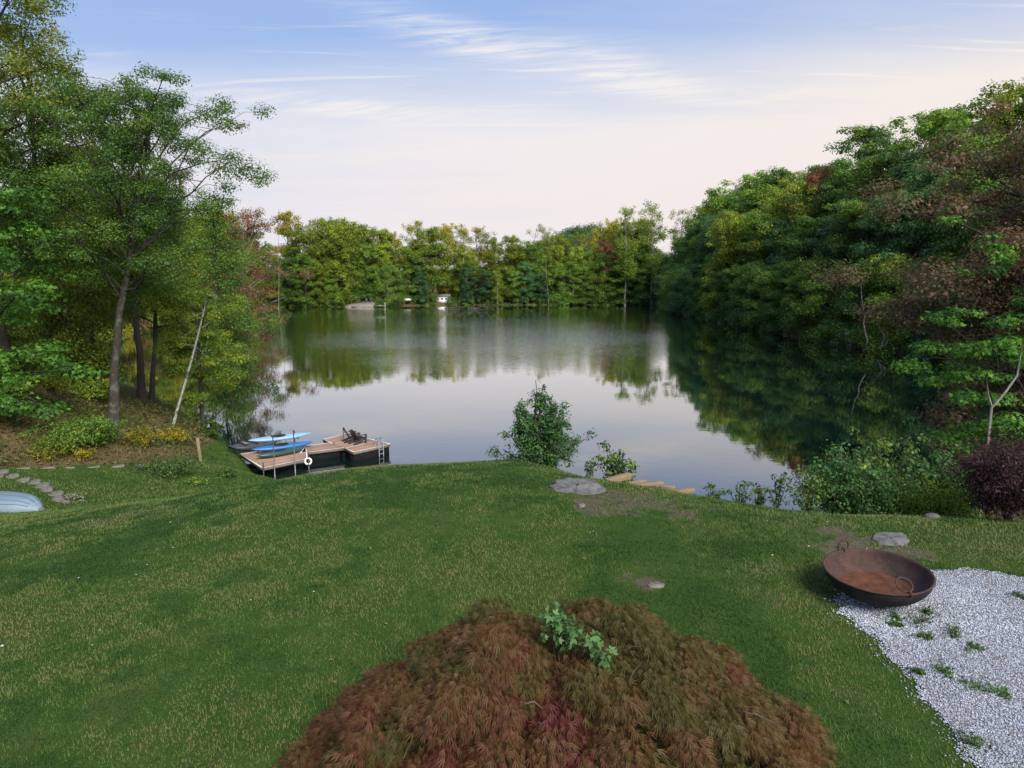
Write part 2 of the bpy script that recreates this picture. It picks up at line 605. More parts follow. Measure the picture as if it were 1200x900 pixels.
M = {}
M['leaf_dark'] = leaf_mat('leaf_dark', (0.039, 0.090, 0.024), (0.124, 0.227, 0.040))
M['leaf_mid'] = leaf_mat('leaf_mid', (0.067, 0.134, 0.024), (0.208, 0.324, 0.046))
M['leaf_light'] = leaf_mat('leaf_light', (0.100, 0.165, 0.022), (0.288, 0.347, 0.041))
M['leaf_yellowgreen'] = leaf_mat('leaf_yellowgreen', (0.105, 0.165, 0.022), (0.300, 0.340, 0.040))
M['leaf_gold'] = leaf_mat('leaf_gold', (0.17, 0.19, 0.024), (0.48, 0.39, 0.035))
M['leaf_rust'] = leaf_mat('leaf_rust', (0.075, 0.090, 0.030), (0.195, 0.112, 0.053), (0.300, 0.105, 0.068))
M['leaf_turning'] = leaf_mat('leaf_turning', (0.045, 0.105, 0.020), (0.150, 0.220, 0.032), (0.330, 0.330, 0.040), objvar=0.12)
M['leaf_bluegreen'] = leaf_mat('leaf_bluegreen', (0.044, 0.107, 0.043), (0.125, 0.237, 0.078))
M['leaf_bronze'] = leaf_mat('leaf_bronze', (0.073, 0.094, 0.036), (0.151, 0.086, 0.055), (0.244, 0.120, 0.080), objvar=0.1)
M['leaf_oak'] = leaf_mat('leaf_oak', (0.036, 0.092, 0.020), (0.098, 0.190, 0.032), (0.165, 0.250, 0.042), objvar=0.05)
M['leaf_maple'] = leaf_mat('leaf_maple', (0.034, 0.099, 0.018), (0.103, 0.248, 0.033), (0.190, 0.330, 0.045), objvar=0.08)
M['leaf_sapling'] = leaf_mat('leaf_sapling', (0.033, 0.090, 0.030), (0.083, 0.180, 0.053), (0.128, 0.240, 0.075), objvar=0.1)
M['leaf_shrub'] = leaf_mat('leaf_shrub', (0.033, 0.075, 0.027), (0.090, 0.165, 0.042), (0.180, 0.255, 0.045), objvar=0.15)
M['leaf_barberry'] = leaf_mat('leaf_barberry', (0.026, 0.014, 0.018), (0.070, 0.034, 0.040), (0.110, 0.055, 0.055), objvar=0.05)
M['leaf_sedum'] = leaf_mat('leaf_sedum', (0.05, 0.07, 0.02), (0.16, 0.05, 0.03), (0.22, 0.09, 0.05))
M['flower_gold'] = leaf_mat('flower_gold', (0.098, 0.140, 0.021), (0.280, 0.238, 0.028), (0.588, 0.420, 0.028))
M['leaf_white'] = leaf_mat('leaf_white', (0.06, 0.10, 0.03), (0.30, 0.33, 0.18), (0.6, 0.6, 0.45))
M['leaf_japanese'] = leaf_mat('leaf_japanese', (0.100, 0.090, 0.026), (0.165, 0.082, 0.034), (0.135, 0.030, 0.032), trans=0.35, objvar=0.0)
M['leaf_weed'] = leaf_mat('leaf_weed', (0.042, 0.098, 0.025), (0.105, 0.210, 0.042), objvar=0.2)
M['needle'] = leaf_mat('needle', (0.018, 0.045, 0.026), (0.040, 0.085, 0.040), trans=0.1)
M['bark_dark'] = bark('bark_dark', (0.060, 0.050, 0.042))
M['bark_oak'] = bark('bark_oak', (0.060, 0.052, 0.045), (0.11, 0.11, 0.095))
M['bark_pale'] = bark('bark_pale', (0.22, 0.205, 0.18))
M['bark_birch'] = bark('bark_birch', (0.36, 0.36, 0.32), (0.09, 0.10, 0.06))
M['twig'] = simple('twig', (0.09, 0.06, 0.045), 0.85)


def ground_mat():
    m, t, b = new_mat('ground')
    g = N(t, 'ShaderNodeTexCoord').outputs['Object']
    at = N(t, 'ShaderNodeAttribute', attribute_name='lawn')
    big = noise(t, g, 0.22, 4, 0.6)
    med = noise(t, g, 1.3, 5, 0.65)
    fin = noise(t, g, 38.0, 4, 0.7)
    lawn = ramp(t, med, [(0.3, (0.030, 0.074, 0.012)), (0.55, (0.050, 0.098, 0.017)), (0.75, (0.085, 0.100, 0.030))])
    lawn = mixc(t, ramp(t, fin, [(0.35, (0, 0, 0)), (0.7, (.7, .7, .7))]), mixc(t, 0.5, lawn, (0.022, 0.034, 0.010)), lawn)
    lit = ramp(t, noise(t, g, 9, 6, 0.75), [(0.25, (0.045, 0.034, 0.018)), (0.5, (0.115, 0.082, 0.040)), (0.75, (0.20, 0.145, 0.075))])
    lit = mixc(t, ramp(t, big, [(0.38, (0, 0, 0)), (0.6, (.75, .75, .75))]), lit, (0.075, 0.085, 0.028))
    c = mixc(t, at.outputs['Fac'], lit, lawn)
    bare = N(t, 'ShaderNodeAttribute', attribute_name='bare')
    soil = ramp(t, noise(t, g, 14, 6, 0.7), [(0.3, (0.055, 0.048, 0.028)), (0.7, (0.125, 0.105, 0.072))])
    c = mixc(t, maprange(t, mth(t, 'ADD', bare.outputs['Fac'], mth(t, 'MULTIPLY_ADD', noise(t, g, 7, 6, .75), 1.3, -.65)), .38, .62), c, soil)
    t.links.new(c, b.inputs['Base Color'])
    b.inputs['Roughness'].default_value = 0.95
    b.inputs['Specular IOR Level'].default_value = 0.05
    bn = N(t, 'ShaderNodeBump', inp={'Strength': 0.6, 'Distance': 0.04})
    t.links.new(fin, bn.inputs['Height']); t.links.new(bn.outputs[0], b.inputs['Normal'])
    return m


# bare earth: (px, py, radius m, strength)
BARE = [(760, 686, 0.22, 1.0), (735, 682, 0.45, .5), (800, 603, 0.8, .55), (720, 592, 0.9, .5), (745, 585, 1.0, .6), (690, 590, .35, .9), (655, 700, .5, .35), (140, 608, 0.9, .55), (190, 603, .8, .5), (985, 628, .7, .7), (1000, 645, .5, .8), (1042, 650, .45, .8), (1080, 648, .35, .6), (960, 640, .6, .4), (450, 735, .4, .3), (720, 560, .5, .8), (830, 600, .8, .4), (225, 640, 1.2, .3), (20, 650, 1.5, .35), (330, 600, 1.2, .3), (520, 590, 1.5, .25)]
BARE = [(on_ground(a, b_)[:2], r, s) for a, b_, r, s in BARE]


def bare_mask(x, y):
    m = np.zeros(x.shape)
    wob = 0.35 + 1.9 * vnoise(x * 2.2, y * 2.2, 31) * vnoise(x * 7, y * 7, 32)
    for p, r, s in BARE:
        d = np.hypot((x - p[0]), (y - p[1]) * 0.8) / (r * wob)
        m = np.maximum(m, s * (1 - sstep(0.6, 1.25, d)))
    return m


me = MB().grid(np.stack([GX, GY, GZ.reshape(GX.shape)], -1)).mesh('ground', True)
me.flip_normals()
for nm, f in (('lawn', lawn_mask), ('bare', bare_mask)):
    a = me.attributes.new(nm, 'FLOAT', 'POINT')
    a.data.foreach_set('value', f(GX.ravel(), GY.ravel()).astype(np.float32))
ground = bpy.data.objects.new('ground', me)
col.objects.link(ground)
me.materials.append(ground_mat())
tag(ground, kind='structure')


def water_mat():
    m, t, b = new_mat('water')
    t.nodes.remove(b)
    g = N(t, 'ShaderNodeTexCoord').outputs['Object']
    sp = N(t, 'ShaderNodeSeparateXYZ'); t.links.new(g, sp.inputs[0])
    # a light breeze roughens the middle of the lake; the wooded banks and the near end stay glassy
    ratio = mth(t, 'DIVIDE', sp.outputs[0], sp.outputs[1])
    mask = mth(t, 'MULTIPLY', maprange(t, sp.outputs[1], 72, 125, 0.0, 1.0), maprange(t, sp.outputs[1], 236, 205, 0.0, 1.0))
    mask = mth(t, 'MULTIPLY', mask, mth(t, 'MULTIPLY', maprange(t, ratio, 0.26, 0.18, 0.0, 1.0), maprange(t, ratio, -0.34, -0.22, 0.15, 1.0)))
    patch = noise(t, g, 0.022, 3, 0.5)
    amt = mth(t, 'MULTIPLY', mask, maprange(t, patch, 0.3, 0.6, 0.45, 1.0))
    mp = N(t, 'ShaderNodeMapping'); mp.inputs['Scale'].default_value = (1.1, 1.7, 1)
    t.links.new(g, mp.inputs[0])
    rip = mth(t, 'MULTIPLY', noise(t, mp.outputs[0], 1.0, 3, 0.5), mth(t, 'MULTIPLY_ADD', amt, 0.095, 0.0016))
    swell = mth(t, 'MULTIPLY', noise(t, g, 0.14, 2, 0.5), 0.008)
    bn = N(t, 'ShaderNodeBump', inp={'Strength': 1.0, 'Distance': 1.0})
    t.links.new(mth(t, 'ADD', rip, swell), bn.inputs['Height'])
    fr = N(t, 'ShaderNodeFresnel', inp={'IOR': 1.333}); t.links.new(bn.outputs[0], fr.inputs['Normal'])
    gl = N(t, 'ShaderNodeBsdfGlossy', inp={'Roughness': 0.015}); t.links.new(bn.outputs[0], gl.inputs['Normal'])
    gl.inputs['Color'].default_value = (0.97, 0.98, 1.0, 1)
    df = N(t, 'ShaderNodeBsdfDiffuse'); df.inputs['Color'].default_value = (0.004, 0.013, 0.011, 1)
    ms = N(t, 'ShaderNodeMixShader')
    t.links.new(mth(t, 'MULTIPLY_ADD', fr.outputs[0], 1.55, 0.10, True), ms.inputs[0])
    t.links.new(df.outputs[0], ms.inputs[1]); t.links.new(gl.outputs[0], ms.inputs[2])
    t.links.new(ms.outputs[0], t.nodes['Material Output'].inputs['Surface'])
    return m


wx = axis([(-120, 121, 8)]); wy = axis([(26, 270, 8)])
WX, WY = np.meshgrid(wx, wy)
lake = obj('lake', MB().grid(np.stack([WX, WY, np.zeros_like(WX)], -1)), water_mat(), smooth=True)
lake.data.flip_normals()
tag(lake, kind='structure')


# ------------------------------------------------------------------ plants
def unit(v):
    return v / (np.linalg.norm(v, axis=-1, keepdims=True) + 1e-9)


def leaf_cloud(mb, C, rad, flat, n, size, aspect, rg, tint, up=0.9, droop=0.25, shell=0.45, star=False, tvar=0.22):
    """n leaves through ellipsoid clumps C (k,3) of radii rad (k,)"""
    k = len(C)
    wgt = rad ** 2; wgt = wgt / wgt.sum()
    idx = rg.choice(k, n, p=wgt)
    u = unit(rg.normal(size=(n, 3)))
    r = rg.random(n) ** shell * (0.72 + 0.45 * rg.random(n))
    off = u * r[:, None] * rad[idx][:, None]
    off[:, 2] *= flat
    P = C[idx] + off
    Nn = unit(np.c_[rg.normal(size=(n, 2)) * 0.35, np.full(n, up * 0.75)] + u * 0.9 + rg.normal(size=(n, 3)) * 0.28)
    D = rg.normal(size=(n, 3)); D[:, 2] -= droop
    D += u * 0.4
    D = unit(D - Nn * np.sum(D * Nn, 1, keepdims=True))
    S = np.cross(Nn, D)
    sz = size * (0.6 + 0.8 * rg.random(n))
    tt = np.clip(tint[idx] + rg.normal(size=n) * tvar, 0, 1)
    if not star:
        mb.leaves(P, D, S, Nn, sz, aspect, tt)
    else:
        for ang, s in ((0, 1.0), (0.95, 0.8), (-0.95, 0.8)):
            Da = D * math.cos(ang) + S * math.sin(ang)
            Sa = np.cross(Nn, Da)
            mb.leaves(P + Da * sz[:, None] * s * 0.42, Da, Sa, Nn, sz * s, 0.42, tt, 0.05)


def tree_meshes(seed, H=20., Rr=5., base=0.25, limbs=22, per=4, n_leaf=14000, leaf=0.3, clump=1.5, flat=0.55, trunk=0.3, lean=(0, 0), peak=0.42, side=None, aspect=0.6,
                up_ang=(5, 62), star=False, tint_top=0.0, gaps=0.0, k=7, kink=0.0, fstart=0.34):
    """returns (trunk MB, crown MB): a tapered trunk with limbs and a crown of leaf clumps on the limb ends; local coordinates, base at 0"""
    rg = np.random.default_rng(seed)
    tr, cr = MB(), MB()
    s = np.linspace(0, 1, 12)
    wob = np.cumsum(rg.normal(size=(12, 2)) * 0.012 * H, 0) * (0.35 + kink)
    spine = np.c_[lean[0] * s ** 1.3 + wob[:, 0] - wob[0, 0], lean[1] * s ** 1.3 + wob[:, 1] - wob[0, 1], s * H * 0.95]
    rad = trunk * (1 - 0.93 * s) + 0.015
    rad[0] *= 1.45
    rad[1] *= 1.05
    spine[0, 2] -= 0.25
    tr.tube(spine, rad, k)

    def at(t):
        return np.array([np.interp(t, s, spine[:, a]) for a in range(3)])
    C, Rd, T = [], [], []
    az0 = rg.random() * 6.28
    for i in range(limbs):
        t = base + (0.97 - base) * ((i + rg.random() * 0.9) / limbs)
        u = (t - base) / (1 - base)
        prof = Rr * math.sqrt(max(0.06, 1 - ((u - peak) / (0.66 if u > peak else peak + 0.32)) ** 2))
        prof *= 0.62 + 0.5 * rg.random()
        a = az0 + i * 2.399 + rg.normal() * 0.35
        if side is not None:
            prof *= 1 + side[1] * math.cos(a - side[0])
        ang = R(up_ang[0] + (up_ang[1] - up_ang[0]) * u + rg.normal() * 9)
        p0 = at(max(0.05, t - 0.10 - 0.08 * rg.random()))
        L = prof / max(0.45, math.cos(ang))
        if ang > 0.05:
            L = max(0.12 * Rr, min(L, (H * 0.985 - p0[2] - clump * flat * 0.5) / math.sin(ang)))
        d = np.array([math.cos(a) * math.cos(ang), math.sin(a) * math.cos(ang), math.sin(ang)])
        q = np.linspace(0, 1, 6)
        pts = p0 + d * (q[:, None] * L) + np.cumsum(rg.normal(size=(6, 3)) * 0.035 * L, 0) * (q[:, None] > 0)
        pts[:, 2] += L * 0.10 * np.sin(q * 3.1) - L * 0.06 * q ** 2
        r0 = trunk * 0.34 * (1 - 0.65 * t) * (0.7 + 0.6 * min(1, L / Rr))
        tr.tube(pts, r0 * (1 - 0.88 * q) + 0.008, 5, cap=False)
        if rg.random() < gaps:
            continue
        for j in range(per):
            f = fstart + (1 - fstart) * (j + rg.random()) / per
            c = np.array([np.interp(f, q, pts[:, b_]) for b_ in range(3)])
            spread = 0.30 * L * (0.5 + 0.5 * f) * (0 if j == per - 1 else 1)
            o = rg.normal(size=3) * np.array([spread, spread, spread * 0.35])
            e = c + o
            if spread > 0:
                m_ = (c + e) / 2 + np.array([0, 0, 0.05 * L])
                tr.tube(np.array([c, m_, e]), np.array([r0 * 0.35, r0 * 0.22, 0.006]), 4, cap=False)
            C.append(e + np.array([0, 0, clump * flat * 0.2]))
            Rd.append(clump * (0.6 + 0.7 * rg.random()) * (0.75 + 0.5 * (1 - u)))
            T.append(0.40 + rg.normal() * 0.17 + tint_top * (u - 0.45))
    for _ in range(4):
        C.append(at(0.93 + 0.06 * rg.random()) + rg.normal(size=3) * [clump * .6, clump * .6, clump * .2]); Rd.append(clump * (0.6 + 0.4 * rg.random())); T.append(0.45 + tint_top * 0.55)
    leaf_cloud(cr, np.array(C), np.array(Rd), flat, n_leaf, leaf, aspect, rg, np.array(T), star=star)
    return tr, cr


def conifer_meshes(seed, H=22., Rr=3.6, n_leaf=9000):
    rg = np.random.default_rng(seed)
    tr, cr = MB(), MB()
    s = np.linspace(0, 1, 8)
    tr.tube(np.c_[0 * s, 0 * s, s * H - 0.3 * (s == 0)], 0.32 * (1 - s) + 0.02, 7)
    C, Rd, T = [], [], []
    for lv in range(20):
        t = 0.25 + 0.74 * lv / 20
        L = Rr * (1 - t) ** 0.7 * 1.25
        for b_ in range(5):
            a = rg.random() * 6.28
            l = L * (0.5 + 0.6 * rg.random())
            d = np.array([math.cos(a), math.sin(a), 0.12])
            p0 = np.array([0, 0, t * H])
            tr.tube(np.array([p0, p0 + d * l * 0.6, p0 + d * l + [0, 0, 0.12 * l]]), np.array([.05, .03, .01]), 4, cap=False)
            for f in (0.45, 0.7, 0.95):
                C.append(p0 + d * l * f + [0, 0, 0.1 * l * f]); Rd.append(0.30 + 0.5 * (1 - t)); T.append(0.5 + rg.normal() * 0.2)
    leaf_cloud(cr, np.array(C), np.array(Rd), 0.4, n_leaf, 0.32, 0.22, rg, np.array(T), up=1.4)
    return tr, cr


def shrub_meshes(seed, w=1.2, h=1.2, d=1.0, n=3000, leaf=0.07, stems=9, clumps=40, flat=0.8, cr_=0.22, aspect=0.55, star=False, spiky=0.0, tvar=0.22, cone=0.0):
    rg = np.random.default_rng(seed)
    st, fo = MB(), MB()
    C, Rd, T = [], [], []
    for i in range(stems):
        a = i * 2.4 + rg.normal() * .4
        tilt = rg.random() ** 0.7
        e = np.array([math.cos(a) * w * 0.5 * tilt, math.sin(a) * d * 0.5 * tilt, h * (1 - 0.35 * tilt ** 2 - cone * tilt) * (0.8 + 0.22 * rg.random())])
        q = np.linspace(0, 1, 5)[:, None]
        pts = e * q ** np.array([[1.0, 1.0, 0.8]]) + rg.normal(size=(5, 3)) * 0.03 * h * q
        pts[0, 2] = -0.08
        st.tube(pts, np.linspace(0.014, 0.004, 5) * (0.5 + h * 0.6), 4, cap=False)
        m_ = max(2, clumps // stems)
        for j in range(m_):
            f = 0.22 + 0.8 * (j + rg.random()) / m_
            c = np.array([np.interp(min(f, 1), q[:, 0], pts[:, b_]) for b_ in range(3)])
            c[:2] += rg.normal(size=2) * 0.16 * w * (1 - spiky)
            c[2] = max(c[2] + rg.normal() * 0.05 * h, 0.06 * h)
            C.append(c); Rd.append(cr_ * (0.6 + 0.8 * rg.random()) * (1.15 - 0.5 * spiky * f)); T.append(0.45 + rg.normal() * 0.2)
    leaf_cloud(fo, np.array(C), np.array(Rd), flat, n, leaf, aspect, rg, np.array(T), up=0.6, star=star, tvar=tvar)
    return st, fo


LIB = {}


def library(key, maker, tmat):
    """a hidden-from-nothing template: mesh data only, no object"""
    tr, cr = maker
    a, b_ = tr.mesh('trunk', True), cr.mesh('crown')
    a.materials.append(tmat); b_.materials.append(M['leaf_mid'])
    LIB[key] = (a, b_)


def place(key, name, x, y, z, rz, sxy, sz, leaf, label, cat='tree', group=None, tmat=None, pn=('trunk', 'crown')):
    """a plant: Empty at its foot with its own trunk and crown objects, sharing mesh data with its kind"""
    e = empty(name, (x, y, z), label, cat, group)
    e.rotation_euler = (0, 0, rz)
    e.scale = (sxy, sxy, sz)
    for me_, nm, mt in zip(LIB[key], pn, (tmat, leaf)):
        o = bpy.data.objects.new(nm, me_)
        col.objects.link(o)
        o.parent = e
        if mt is not None:
            o.material_slots[0].link = 'OBJECT'
            o.material_slots[0].material = mt
    return e


ORD = 'first second third fourth fifth sixth seventh eighth ninth tenth eleventh twelfth thirteenth fourteenth fifteenth sixteenth seventeenth eighteenth nineteenth twentieth'.split()
ORD += ['twenty-' + o for o in ORD[:9]] + ['thirtieth'] + ['thirty-' + o for o in ORD[:9]] + ['fortieth'] + ['forty-' + o for o in ORD[:9]]
LEAFNAME = {'leaf_dark': 'dark green', 'leaf_mid': 'mid green', 'leaf_light': 'light green', 'leaf_yellowgreen': 'yellow-green', 'leaf_gold': 'golden yellow', 'leaf_rust': 'rusty red', 'leaf_turning': 'yellow-topped green', 'leaf_bluegreen': 'blue-green'}

for i in range(9):
    library(('wood', i), tree_meshes(100 + i, H=20, Rr=(4.6, 5.2, 4.2, 5.6, 3.9, 4.8, 5.0, 4.4, 5.4)[i], base=(0.10, 0.16, 0.28, 0.08, 0.32, 0.12, 0.22, 0.36, 0.1)[i], limbs=28, per=4, n_leaf=20000,
                                    leaf=0.33, clump=1.6, flat=0.58, trunk=0.26, tint_top=0.5, gaps=0.0, k=6, aspect=0.7), M['bark_dark'])
for i in range(7):
    library(('tall', i), tree_meshes(170 + i, H=20, Rr=(3.4, 3.9, 3.0, 4.2, 3.6, 3.2, 4.0)[i], base=(0.08, 0.12, 0.2, 0.06, 0.15, 0.25, 0.1)[i], limbs=36, per=4, n_leaf=17000,
                                    leaf=0.33, clump=1.15, flat=0.95, trunk=0.22, tint_top=0.55, gaps=0.0, k=6, aspect=0.7, peak=0.5), M['bark_dark'])
for i in range(3):
    library(('thin', i), tree_meshes(130 + i, H=20, Rr=3.6, base=0.42, limbs=22, per=4, n_leaf=7000, leaf=0.28, clump=1.25, flat=0.8, trunk=0.2, tint_top=0.5, gaps=0.25, k=6), M['bark_pale'])
library(('pine', 0), conifer_meshes(140), M['bark_dark'])
for i in range(4):
    library(('low', i), tree_meshes(150 + i, H=9, Rr=3.6, base=0.06, limbs=26, per=4, n_leaf=15000, leaf=0.22, clump=1.15, flat=0.6, trunk=0.14, tint_top=0.2, gaps=0.0, k=6, peak=0.3, aspect=0.7, up_ang=(-6, 55)), M['bark_dark'])

SKY_F = np.array([(280, 240), (327, 240), (357, 240), (370, 247), (380, 254), (392, 258), (411, 254), (429, 260), (453, 266), (471, 274), (483, 257), (502, 254), (523, 255), (548, 262), (559, 264), (575, 272), (594, 278), (619, 263), (640, 265), (660, 268), (690, 262), (703, 254), (734, 236), (762, 234), (797, 238), (815, 240)])
SKY_R = np.array([(768, 238), (796, 238), (840, 220), (892, 194), (912, 196), (920, 212), (940, 196), (976, 184), (1008, 146), (1036, 144), (1068, 130), (1092, 122), (1140, 100), (1200, 90), (1400, 60)])


def skyline(px):
    return np.interp(px, SKY_F[:, 0], SKY_F[:, 1]) if px < 790 else np.interp(px, SKY_R[:, 0], SKY_R[:, 1])


def polyline(P, step, jit, rg):
    seg = np.linalg.norm(np.diff(P, axis=0), axis=1)
    L = np.r_[0, np.cumsum(seg)]
    s = np.arange(step * 0.3, L[-1], step)
    s = s + rg.normal(size=len(s)) * jit
    s = np.clip(s, 0, L[-1] - 1e-3)
    x = np.interp(s, L, P[:, 0]); y = np.interp(s, L, P[:, 1])
    k = np.clip(np.searchsorted(L, s) - 1, 0, len(P) - 2)
    d = unit(np.diff(P, axis=0))[k]
    return np.c_[x, y], np.c_[-d[:, 1], d[:, 0]]


def wood(P, rows, palette, where, group, avoid=(), seed=1, inland=1.0):
    """rows of separate trees back from a stretch of shoreline. rows: (offset m, spacing m, fraction of the way up to the skyline, kinds, row words)"""
    rg = np.random.default_rng(seed)
    for off, step, frac, kinds, rowname in rows:
        pts, nrm = polyline(P, step, step * 0.16, rg)
        got = []
        for p, n in zip(pts, nrm):
            q = p + n * inland * off + rg.normal(size=2) * off * 0.07
            z = hgt(*q)
            if lake_sd(q[0], q[1]) < 0.8:
                continue
            px, py = proj((q[0], q[1], z))
            got.append((px, py, q, z))
        got.sort(key=lambda g: g[0])
        cnt = 0
        for px, py, q, z in got:
            if px < -120 or px > 1300:
                continue
            if any(abs(px - a) < b_ and off < c_ for a, b_, c_ in avoid):
                continue
            top = skyline(px)
            ty = py + (top - py) * min(1.04, frac * (1 + rg.normal() * 0.09))
            dd = at_y(px, ty, q[1])[2] - z
            Ht = float(np.clip(dd, 5, 31))
            kind = kinds[rg.integers(len(kinds))]
            key = (kind, int(rg.integers({'wood': 9, 'tall': 7, 'thin': 3, 'low': 4, 'pine': 1}[kind])))
            Hn = {'wood': 20.3, 'tall': 20.3, 'thin': 20.3, 'low': 9.2, 'pine': 22}[kind]
            wsc = np.clip(Ht / Hn, 0.45, 1.3) * (0.98 + 0.32 * rg.random()) if kind != 'low' else np.clip(Ht / Hn, 0.6, 1.4)
            leaf = palette(px, frac, rg)
            lab = '%s tree, %s from the left %s %s' % (LEAFNAME[leaf], ORD[cnt], rowname, where)
            cnt += 1
            place(key, 'pine_tree' if kind == 'pine' else 'leafy_tree', q[0], q[1], z - 0.1, rg.random() * 6.28, wsc, Ht / Hn, M[leaf], lab, group=group, tmat=M['bark_pale'] if rg.random() < 0.25 else M['bark_dark'])


def pick(rg, *opts):
    w_ = np.array([o[1] for o in opts], float)
    return opts[rg.choice(len(opts), p=w_ / w_.sum())][0]


def pal_far(px, frac, rg):
    if frac > 0.9:
        if px < 370 or 480 < px < 580:
            return pick(rg, ('leaf_gold', 4), ('leaf_yellowgreen', 4), ('leaf_turning', 1))
        return pick(rg, ('leaf_yellowgreen', 5), ('leaf_light', 3), ('leaf_turning', 3), ('leaf_gold', 1.2))
    if frac > 0.7:
        return pick(rg, ('leaf_mid', 2), ('leaf_turning', 3), ('leaf_light', 3), ('leaf_yellowgreen', 2.5), ('leaf_bluegreen', 2))
    return pick(rg, ('leaf_bluegreen', 3), ('leaf_dark', 1.5), ('leaf_mid', 3), ('leaf_light', 2))


def pal_right(px, frac, rg):
    if frac > 0.9:
        return pick(rg, ('leaf_dark', 4), ('leaf_mid', 3), ('leaf_bluegreen', 2.5), ('leaf_turning', .5))
    return pick(rg, ('leaf_dark', 3), ('leaf_mid', 4), ('leaf_bluegreen', 3), ('leaf_turning', .15), ('leaf_light', 1.2))


def pal_left(px, frac, rg):
    return pick(rg, ('leaf_yellowgreen', 3), ('leaf_light', 3), ('leaf_mid', 3), ('leaf_turning', 3), ('leaf_gold', .8), ('leaf_rust', .8))


FAR_SHORE = LAKE[8:16][::-1]      # right to left, so that inland is to the right-hand side
FAR_SHORE = LAKE[8:16]
RIGHT_SHORE = LAKE[15:24]
LEFT_SHORE = LAKE[4:9]
wood(FAR_SHORE, [(2.2, 5.4, 0.52, ('wood', 'low', 'tall'), 'in the front row of'), (7, 5.2, 0.78, ('tall', 'tall', 'wood'), 'in the second row of'), (17, 4.4, 1.0, ('tall', 'tall', 'thin'), 'in the tall back row of')],
     pal_far, 'the far shore', 'trees along the far shore', avoid=((422, 17, 6), (475, 13, 5), (518, 12, 5), (762, 11, 5)), seed=3)
wood(RIGHT_SHORE, [(2.0, 6.0, 0.42, ('wood', 'low', 'low'), 'along the water of'), (8, 6.5, 0.66, ('wood',), 'in the second row of'), (15, 7.0, 0.84, ('wood',), 'in the third row of'), (25, 7.5, 1.0, ('wood', 'wood', 'wood', 'thin'), 'on the skyline of')],
     pal_right, 'the right bank', 'trees up the right bank', seed=5)
wood(LEFT_SHORE, [(3, 7, 0.7, ('wood', 'low'), 'by the water of'), (10, 7, 0.95, ('wood',), 'in the second row of'), (20, 8, 1.05, ('wood',), 'in the third row of')],
     pal_left, 'the left shore', 'trees along the left shore', seed=8)


# single trees that stand out ---------------------------------------------------------
def tree_at(key, px, y, top, name, label, leaf, wmul=1.0, Hn=20.3, tmat=None, group=None, rz=None, base_z=None):
    x = at_y(px, 330, y)[0]
    z = hgt(x, y) if base_z is None else base_z
    Ht = at_y(px, top, y)[2] - z
    return place(key, name, x, y, z - 0.1, random.random() * 6.28 if rz is None else rz, Ht / Hn * wmul, Ht / Hn, M[leaf], label, group=group, tmat=tmat)


tree_at(('wood', 2), 712, 262, 276, 'maple_tree', 'tree with a rusty red crown on the far shore below the distant hill', 'leaf_rust', 0.7)
tree_at(('wood', 5), 338, 262, 243, 'leafy_tree', 'bright golden tree above the far shore just right of the left-hand woods', 'leaf_gold', 0.8)
tree_at(('pine', 0), 1007, 138, 143, 'pine_tree', 'tall pine poking above the skyline of the right bank', 'needle', 1.0, 22)
tree_at(('wood', 0), 852, 168, 242, 'leafy_tree', 'yellowing tree among the green ones halfway along the right bank', 'leaf_yellowgreen', 0.8)
tree_at(('wood', 6), 926, 150, 206, 'leafy_tree', 'olive yellow tree high on the right bank left of the orange crown', 'leaf_turning', 0.8)
tree_at(('wood', 3), 946, 152, 193, 'leafy_tree', 'orange-tinged tree on the skyline of the right bank', 'leaf_rust', 0.7)
for px, top, lab in ((733, 236, 'sparse pale tree sticking up above the far wood, leftmost of three'), (764, 233, 'sparse pale tree with a flat top above the far wood, middle of three'), (798, 238, 'sparse pale tree above the far wood where the right bank begins')):
    tree_at(('thin', (px // 7) % 3), px, 255, top, 'leafy_tree', lab, 'leaf_light', 0.8, tmat=M['bark_pale'], group='sparse tall trees above the far wood')


def bare_trunk(px, base_y, y, topy, lab, leanpx=0, r=0.16):
    p0 = at_y(px, base_y, y); p1 = at_y(px + leanpx, topy, y)
    p0[2] = hgt(p0[0], p0[1]) - 0.2
    q = np.linspace(0, 1, 7)[:, None]
    pts = p0 + (p1 - p0) * q + np.random.default_rng(int(px)).normal(size=(7, 3)) * 0.12 * q
    e = empty('bare_tree', tuple(p0), lab, 'tree', 'pale bare trunks on the far shore')
    mb = MB().tube(pts, r * (1 - 0.7 * q[:, 0]), 6)
    obj('trunk', mb, M['bark_pale'], e, True)
    rg = np.random.default_rng(int(px) + 1)
    b2 = MB()
    for i in range(6):
        c = pts[3 + i % 4]
        d = unit(rg.normal(size=3)) * np.array([1, .6, .5]); d[2] = abs(d[2])
        b2.tube(np.array([c, c + d * 0.8, c + d * 1.5 + [0, 0, .3]]), np.array([.05, .03, .01]), 4)
    obj('branch', b2, M['bark_pale'], e, True)


FY = at_z(600, 357.5, 0)[1]
for px, top, lp, lab in ((583, 318, 0, 'pale bare trunk on the far shore right of the boat-shed gap, leftmost of the four'), (643, 300, -4, 'tall pale bare trunk rising from the middle of the far shore'), (660, 340, -7, 'short pale trunk leaning left at the middle of the far shore'), (736, 300, -3, 'pale slender bare trunk on the far shore near the right bank'), (326, 246, 1, 'dead pale trunk standing high in the trees at the left end of the far shore')):
    bare_trunk(px, 358, FY + 0.7 if px > 400 else 226, top, lab, lp, 0.10 if px < 400 else 0.15)

# leaf masses that nobody could count: brush along the far and right waterlines
rg = np.random.default_rng(44)


